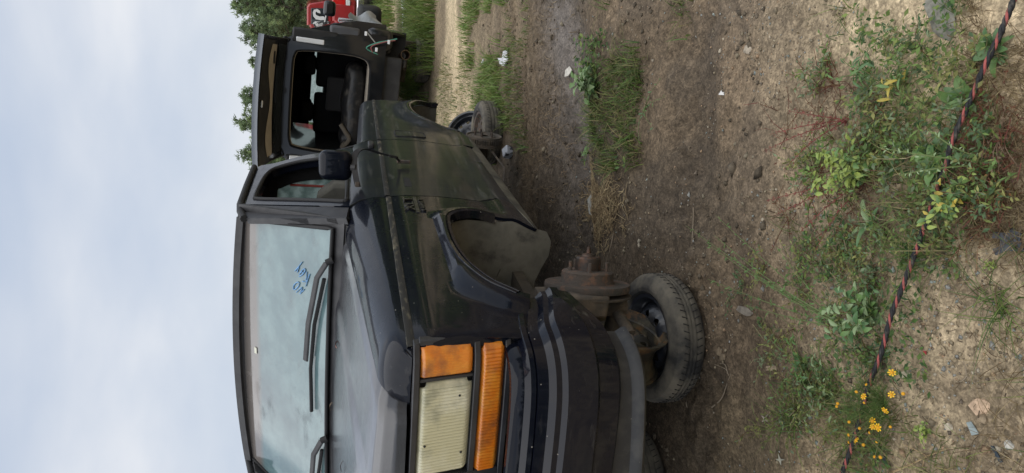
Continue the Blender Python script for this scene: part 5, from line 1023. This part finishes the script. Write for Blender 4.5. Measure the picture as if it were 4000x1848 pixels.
for s_ in range(3):
    pts = []
    for i, p in enumerate(cen):
        d = (cen[min(i + 1, len(cen) - 1)] - cen[max(i - 1, 0)]).normalized(); u_ = d.cross(Vector((0, 0, 1))).normalized(); w_ = u_.cross(d); a = (acc[i] + .012 * math.sin(acc[i] * 9)) / .060 * 2 * math.pi + s_ * 2.094
        pts.append(p + (u_ * math.cos(a) + w_ * math.sin(a)) * .0036 - rp_[0])
    MB().tube(pts, .0045 if s_ else .0034, 6).build('rope_strand', M_rr if s_ == 0 else M_rb, rope, 60)
# ------------------------------------------------------------------ stones and scraps
def stone(name, label, px, py, sx, sy, sz, c, rot=0, sub=2, cat='stone', rough=.9, seed=0):
    rg = random.Random(seed or px * 7 + py); bm = bmesh.new(); bmesh.ops.create_icosphere(bm, subdivisions=sub, radius=1)
    for v in bm.verts: k = 1 + rg.uniform(-.22, .2); v.co = Vector((v.co.x * sx * k, v.co.y * sy * k, v.co.z * sz * k))
    me = bpy.data.meshes.new(name); bm.to_mesh(me); bm.free(); p = pxg(px, py, sz * .35)
    o = link(name, me, mat('stone', c, rough, var=(tuple(k * .65 for k in c), 60, .42, .62), bump=(160, .35, .003)), None, 30); o.matrix_world = Matrix.Translation(p) @ Matrix.Rotation(rot, 4, 'Z'); return tag(o, label, cat)
stone('stone', 'large flat grey stone half buried near the upper end of the rope', 3675, 60, .075, .038, .010, (.25, .24, .20), .5)
stone('stone', 'pale flat stone on the dark track dirt', 2912, 190, .030, .020, .009, (.40, .34, .26), 1.2)
stone('stone', 'peach coloured flat stone on the near gravel', 3815, 1588, .024, .032, .007, (.56, .40, .27), .4, 1)
stone('stone', 'round tan pebble beside the peach stone', 3822, 1637, .013, .015, .010, (.30, .23, .15))
stone('stone', 'cream broken stone among the weeds left of the rope', 3405, 1000, .014, .018, .010, (.46, .36, .24), .3, 1)
stone('stone', 'paired pale pebble nearer the brake hub straw', 2535, 942, .012, .010, .008, (.34, .30, .23)); stone('stone', 'paired pale pebble farther from the straw', 2528, 958, .013, .011, .008, (.36, .31, .24))
stone('stone', 'white pebble below the flowers on the gravel', 3695, 1668, .011, .012, .008, (.55, .48, .37)); stone('stone', 'white pebble at the near left corner of the gravel', 3930, 1740, .011, .012, .007, (.58, .56, .50))
stone('stone', 'small whitish stone right of the lying wheel', 2672, 1580, .014, .012, .008, (.36, .30, .22)); stone('stone', 'dark stone left of the near end of the stick', 3460, 1792, .009, .010, .007, (.05, .06, .075))
stone('clay_lump', 'pale clay lump beside the lying wheel', 2805, 1375, .022, .016, .008, (.26, .20, .13), 0, 2, 'lump'); stone('clay_lump', 'long crusty pale lump pointing away from the lying wheel', 2915, 1215, .016, .052, .010, (.25, .22, .18), -.15, 2, 'lump'); stone('clay_lump', 'crumbly clay lump left of the twig', 2820, 1395, .016, .02, .008, (.22, .17, .11), .6, 2, 'lump')
def flat_scrap(name, label, px, py, poly, c, th=.003, rot=0, tilt=.12, dz=.006, cat='scrap', rough=.6):
    o = MB().prism(poly, 0, th).build(name, mat('scrap', c, rough, var=(tuple(k * .7 for k in c), 40, .45, .65)), None, 0); o.matrix_world = Matrix.Translation(pxg(px, py, dz)) @ Matrix.Rotation(rot, 4, 'Z') @ Matrix.Rotation(tilt, 4, 'X'); return tag(o, label, cat)
flat_scrap('plastic_scrap', 'torn black plastic piece at the near edge', 3945, 945, [(-.03, -.035), (.0, -.03), (.012, -.036), (.03, -.02), (.022, .0), (.03, .025), (.015, .03), (.01, .012), (-.008, .016), (-.012, .034), (-.028, .03), (-.022, .004)], (.035, .04, .05), .006, .2, .2, .012, rough=.35)
flat_scrap('paper_scrap', 'cream wood chip standing in the gravel right of the flowers', 3530, 1463, [(-.008, -.016), (.008, -.013), (.010, .012), (.003, .017), (-.007, .012)], (.52, .46, .33), .004, .5, .3)
flat_scrap('plastic_scrap', 'white triangular plastic chip on the dark dirt', 2812, 360, [(-.02, -.012), (.018, -.014), (.0, .022)], (.65, .64, .62), .003, .3, .15)
flat_scrap('paper_scrap', 'torn pale paper in the dry straw', 2277, 800, [(-.07, -.05), (.03, -.07), (.08, -.01), (.05, .06), (-.04, .055), (-.08, .0)], (.32, .32, .29), .003, .2, .1)
flat_scrap('plastic_scrap', 'crumpled white plastic bag scrap in the brown thatch', 1975, 228, [(-.05, -.06), (.0, -.04), (.05, -.07), (.07, .0), (.02, .03), (.06, .09), (-.02, .07), (-.07, .02)], (.62, .62, .66), .012, .4, .3, .02)
flat_scrap('plastic_scrap', 'small white chip on the wet track', 2215, 278, [(-.02, -.04), (.025, -.02), (.03, .03), (-.01, .05), (-.03, .01)], (.60, .57, .50), .006, .4, .2, .01)
flat_scrap('plastic_scrap', 'little white chip on the pale sand strip', 1884, 245, [(-.03, -.02), (.03, -.03), (.0, .035)], (.65, .65, .65), .006, .4, .3, .012); flat_scrap('glass_shard', 'clear greenish glass shard by the round tan pebble', 3790, 1676, [(-.02, -.006), (.014, -.012), (.02, .0), (-.012, .012)], (.28, .33, .33), .003, .9, .2, rough=.1)
flat_scrap('metal_tag', 'black and white label scrap among the oval leaves', 3302, 1258, [(-.012, -.006), (.012, -.006), (.012, .006), (-.012, .006)], (.45, .45, .48), .001, -.7, .2); flat_scrap('plastic_scrap', 'thin blue-black plastic sliver at the near left', 3895, 1775, [(-.022, -.003), (.02, -.005), (.024, .002), (-.018, .005)], (.03, .045, .06), .003, .7, .1)
flat_scrap('fruit_scrap', 'small red scrap right of the rope', 3598, 1378, [(-.005, -.004), (.005, -.004), (.004, .005), (-.004, .005)], (.30, .03, .03), .003); flat_scrap('bark_flake', 'pale curled bark flake left of the rope', 3010, 1440, [(-.01, -.022), (.008, -.02), (.012, .02), (-.004, .024)], (.36, .28, .19), .003, .3, .4); flat_scrap('leaf_litter', 'star of pale dead leaves on the dirt left of the flowers', 3055, 1795, [(-.02, 0), (-.004, -.004), (0, -.022), (.004, -.003), (.022, .004), (.004, .005), (.002, .02), (-.005, .006)], (.36, .35, .28), .002, .3, .2)
flat_scrap('leaf_litter', 'bleached dead leaves beside the trailing weed', 2990, 1635, [(-.02, 0), (-.004, -.004), (0, -.022), (.004, -.003), (.022, .004), (.004, .005), (.002, .02), (-.005, .006)], (.38, .33, .27), .002, 1.1, .3); flat_scrap('bark_flake', 'crumpled tan leaf at the left under the rope', 3090, 1725, [(-.016, -.012), (.012, -.016), (.02, .004), (.0, .014), (-.02, .008)], (.26, .19, .12), .003, .5, .3)
cb = MB().box((0, 0, .035), (.085, .075, .07)).build('plastic_connector', mat('grey_connector', (.42, .44, .48), .4, var=((.05, .05, .055), 22, .5, .56)), None, bevel=.008); cb.matrix_world = Matrix.Translation(pxg(1995, 598)) @ Matrix.Rotation(.5, 4, 'Z') @ Matrix.Rotation(.35, 4, 'X'); tag(cb, 'small grey and black plastic connector near the rear drum', 'connector')
def twig(name, label, pts, r, m, cat='twig', zup=.006):
    P_ = [pxg(x, y, zup) for x, y in pts[0]]; e_ = empty(name, Matrix.Translation(P_[0]), label, cat)
    for k, br_ in enumerate(pts):
        q = catmull([pxg(x, y, zup) - P_[0] for x, y in br_], 4); MB().tube(q, [r * (1 - .6 * i / (len(q) - 1)) * (1 if k == 0 else .6) for i in range(len(q))], 5).build('stick' if k == 0 else 'side_twig', m, e_, 60)
M_tw = mat('pale_twig', (.42, .31, .17), .8, var=((.30, .21, .11), 30, .4, .6)); M_tw2 = mat('grey_twig', (.26, .21, .15), .85)
twig('dry_stalk', 'long straw-coloured dry stalk at the near left corner', [[(3480, 1850), (3560, 1815), (3630, 1780), (3700, 1752)], [(3625, 1782), (3560, 1750), (3525, 1735)], [(3612, 1790), (3605, 1825)]], .0035, M_tw)
twig('twig', 'grey forked twig on the bare dirt beside the lying wheel', [[(2765, 1592), (2800, 1560), (2825, 1510), (2860, 1462)], [(2855, 1465), (2830, 1440), (2762, 1415)], [(2852, 1460), (2835, 1425), (2810, 1420)]], .004, M_tw2)
twig('dead_branch', 'bleached dead stems on the gravel at the left', [[(3720, 1500), (3760, 1470), (3740, 1400)], [(3760, 1470), (3830, 1520)], [(3800, 1480), (3790, 1430), (3780, 1420)]], .0018, M_tw2); twig('twig', 'thin straight twig lying across the packed dirt', [[(2690, 740), (2705, 830), (2722, 950)]], .003, M_tw2); twig('bent_stem', 'curved dry stem near the pale pebbles', [[(2425, 910), (2415, 980), (2375, 1040)]], .003, M_tw2)
twig('dry_leaf_blade', 'dry stick on the hood cowl side of the straw', [[(2330, 905), (2300, 930), (2290, 975)]], .003, M_tw2)
# fallen bits lying on the hood
for k, (s, tt, r_, lab) in enumerate([(.16, .55, .5, 'dark curled leaf lying on the hood'), (.42, 1.02, 1.2, 'thin reddish pine needle bundle on the hood edge'), (-.02, 1.20, .2, 'tan dry leaf caught at the foot of the windshield')]):
    u_ = (s + .836) / 1.672; vv_ = lerp(tt, [-.045, -.043, -.03, 0.0, .045, .12, .3, .6, .9, 1.232], range(10)) / 9; p = Vector(hoodf(u_, vv_)) + Vector((0, 0, .004)); me = leaf_mesh(.045, .014, .6, [mat('dead_leaf', (.05, .018, .012), .7), mat('needle', (.22, .08, .05), .7), mat('tan_leaf', (.30, .22, .14), .7)][k], 'fallen_leaf'); o = bpy.data.objects.new('fallen_leaf', me); col.objects.link(o); o.matrix_world = SUVM @ Matrix.Translation(p) @ Matrix.Rotation(r_, 4, 'Z'); tag(o, lab, 'leaf')
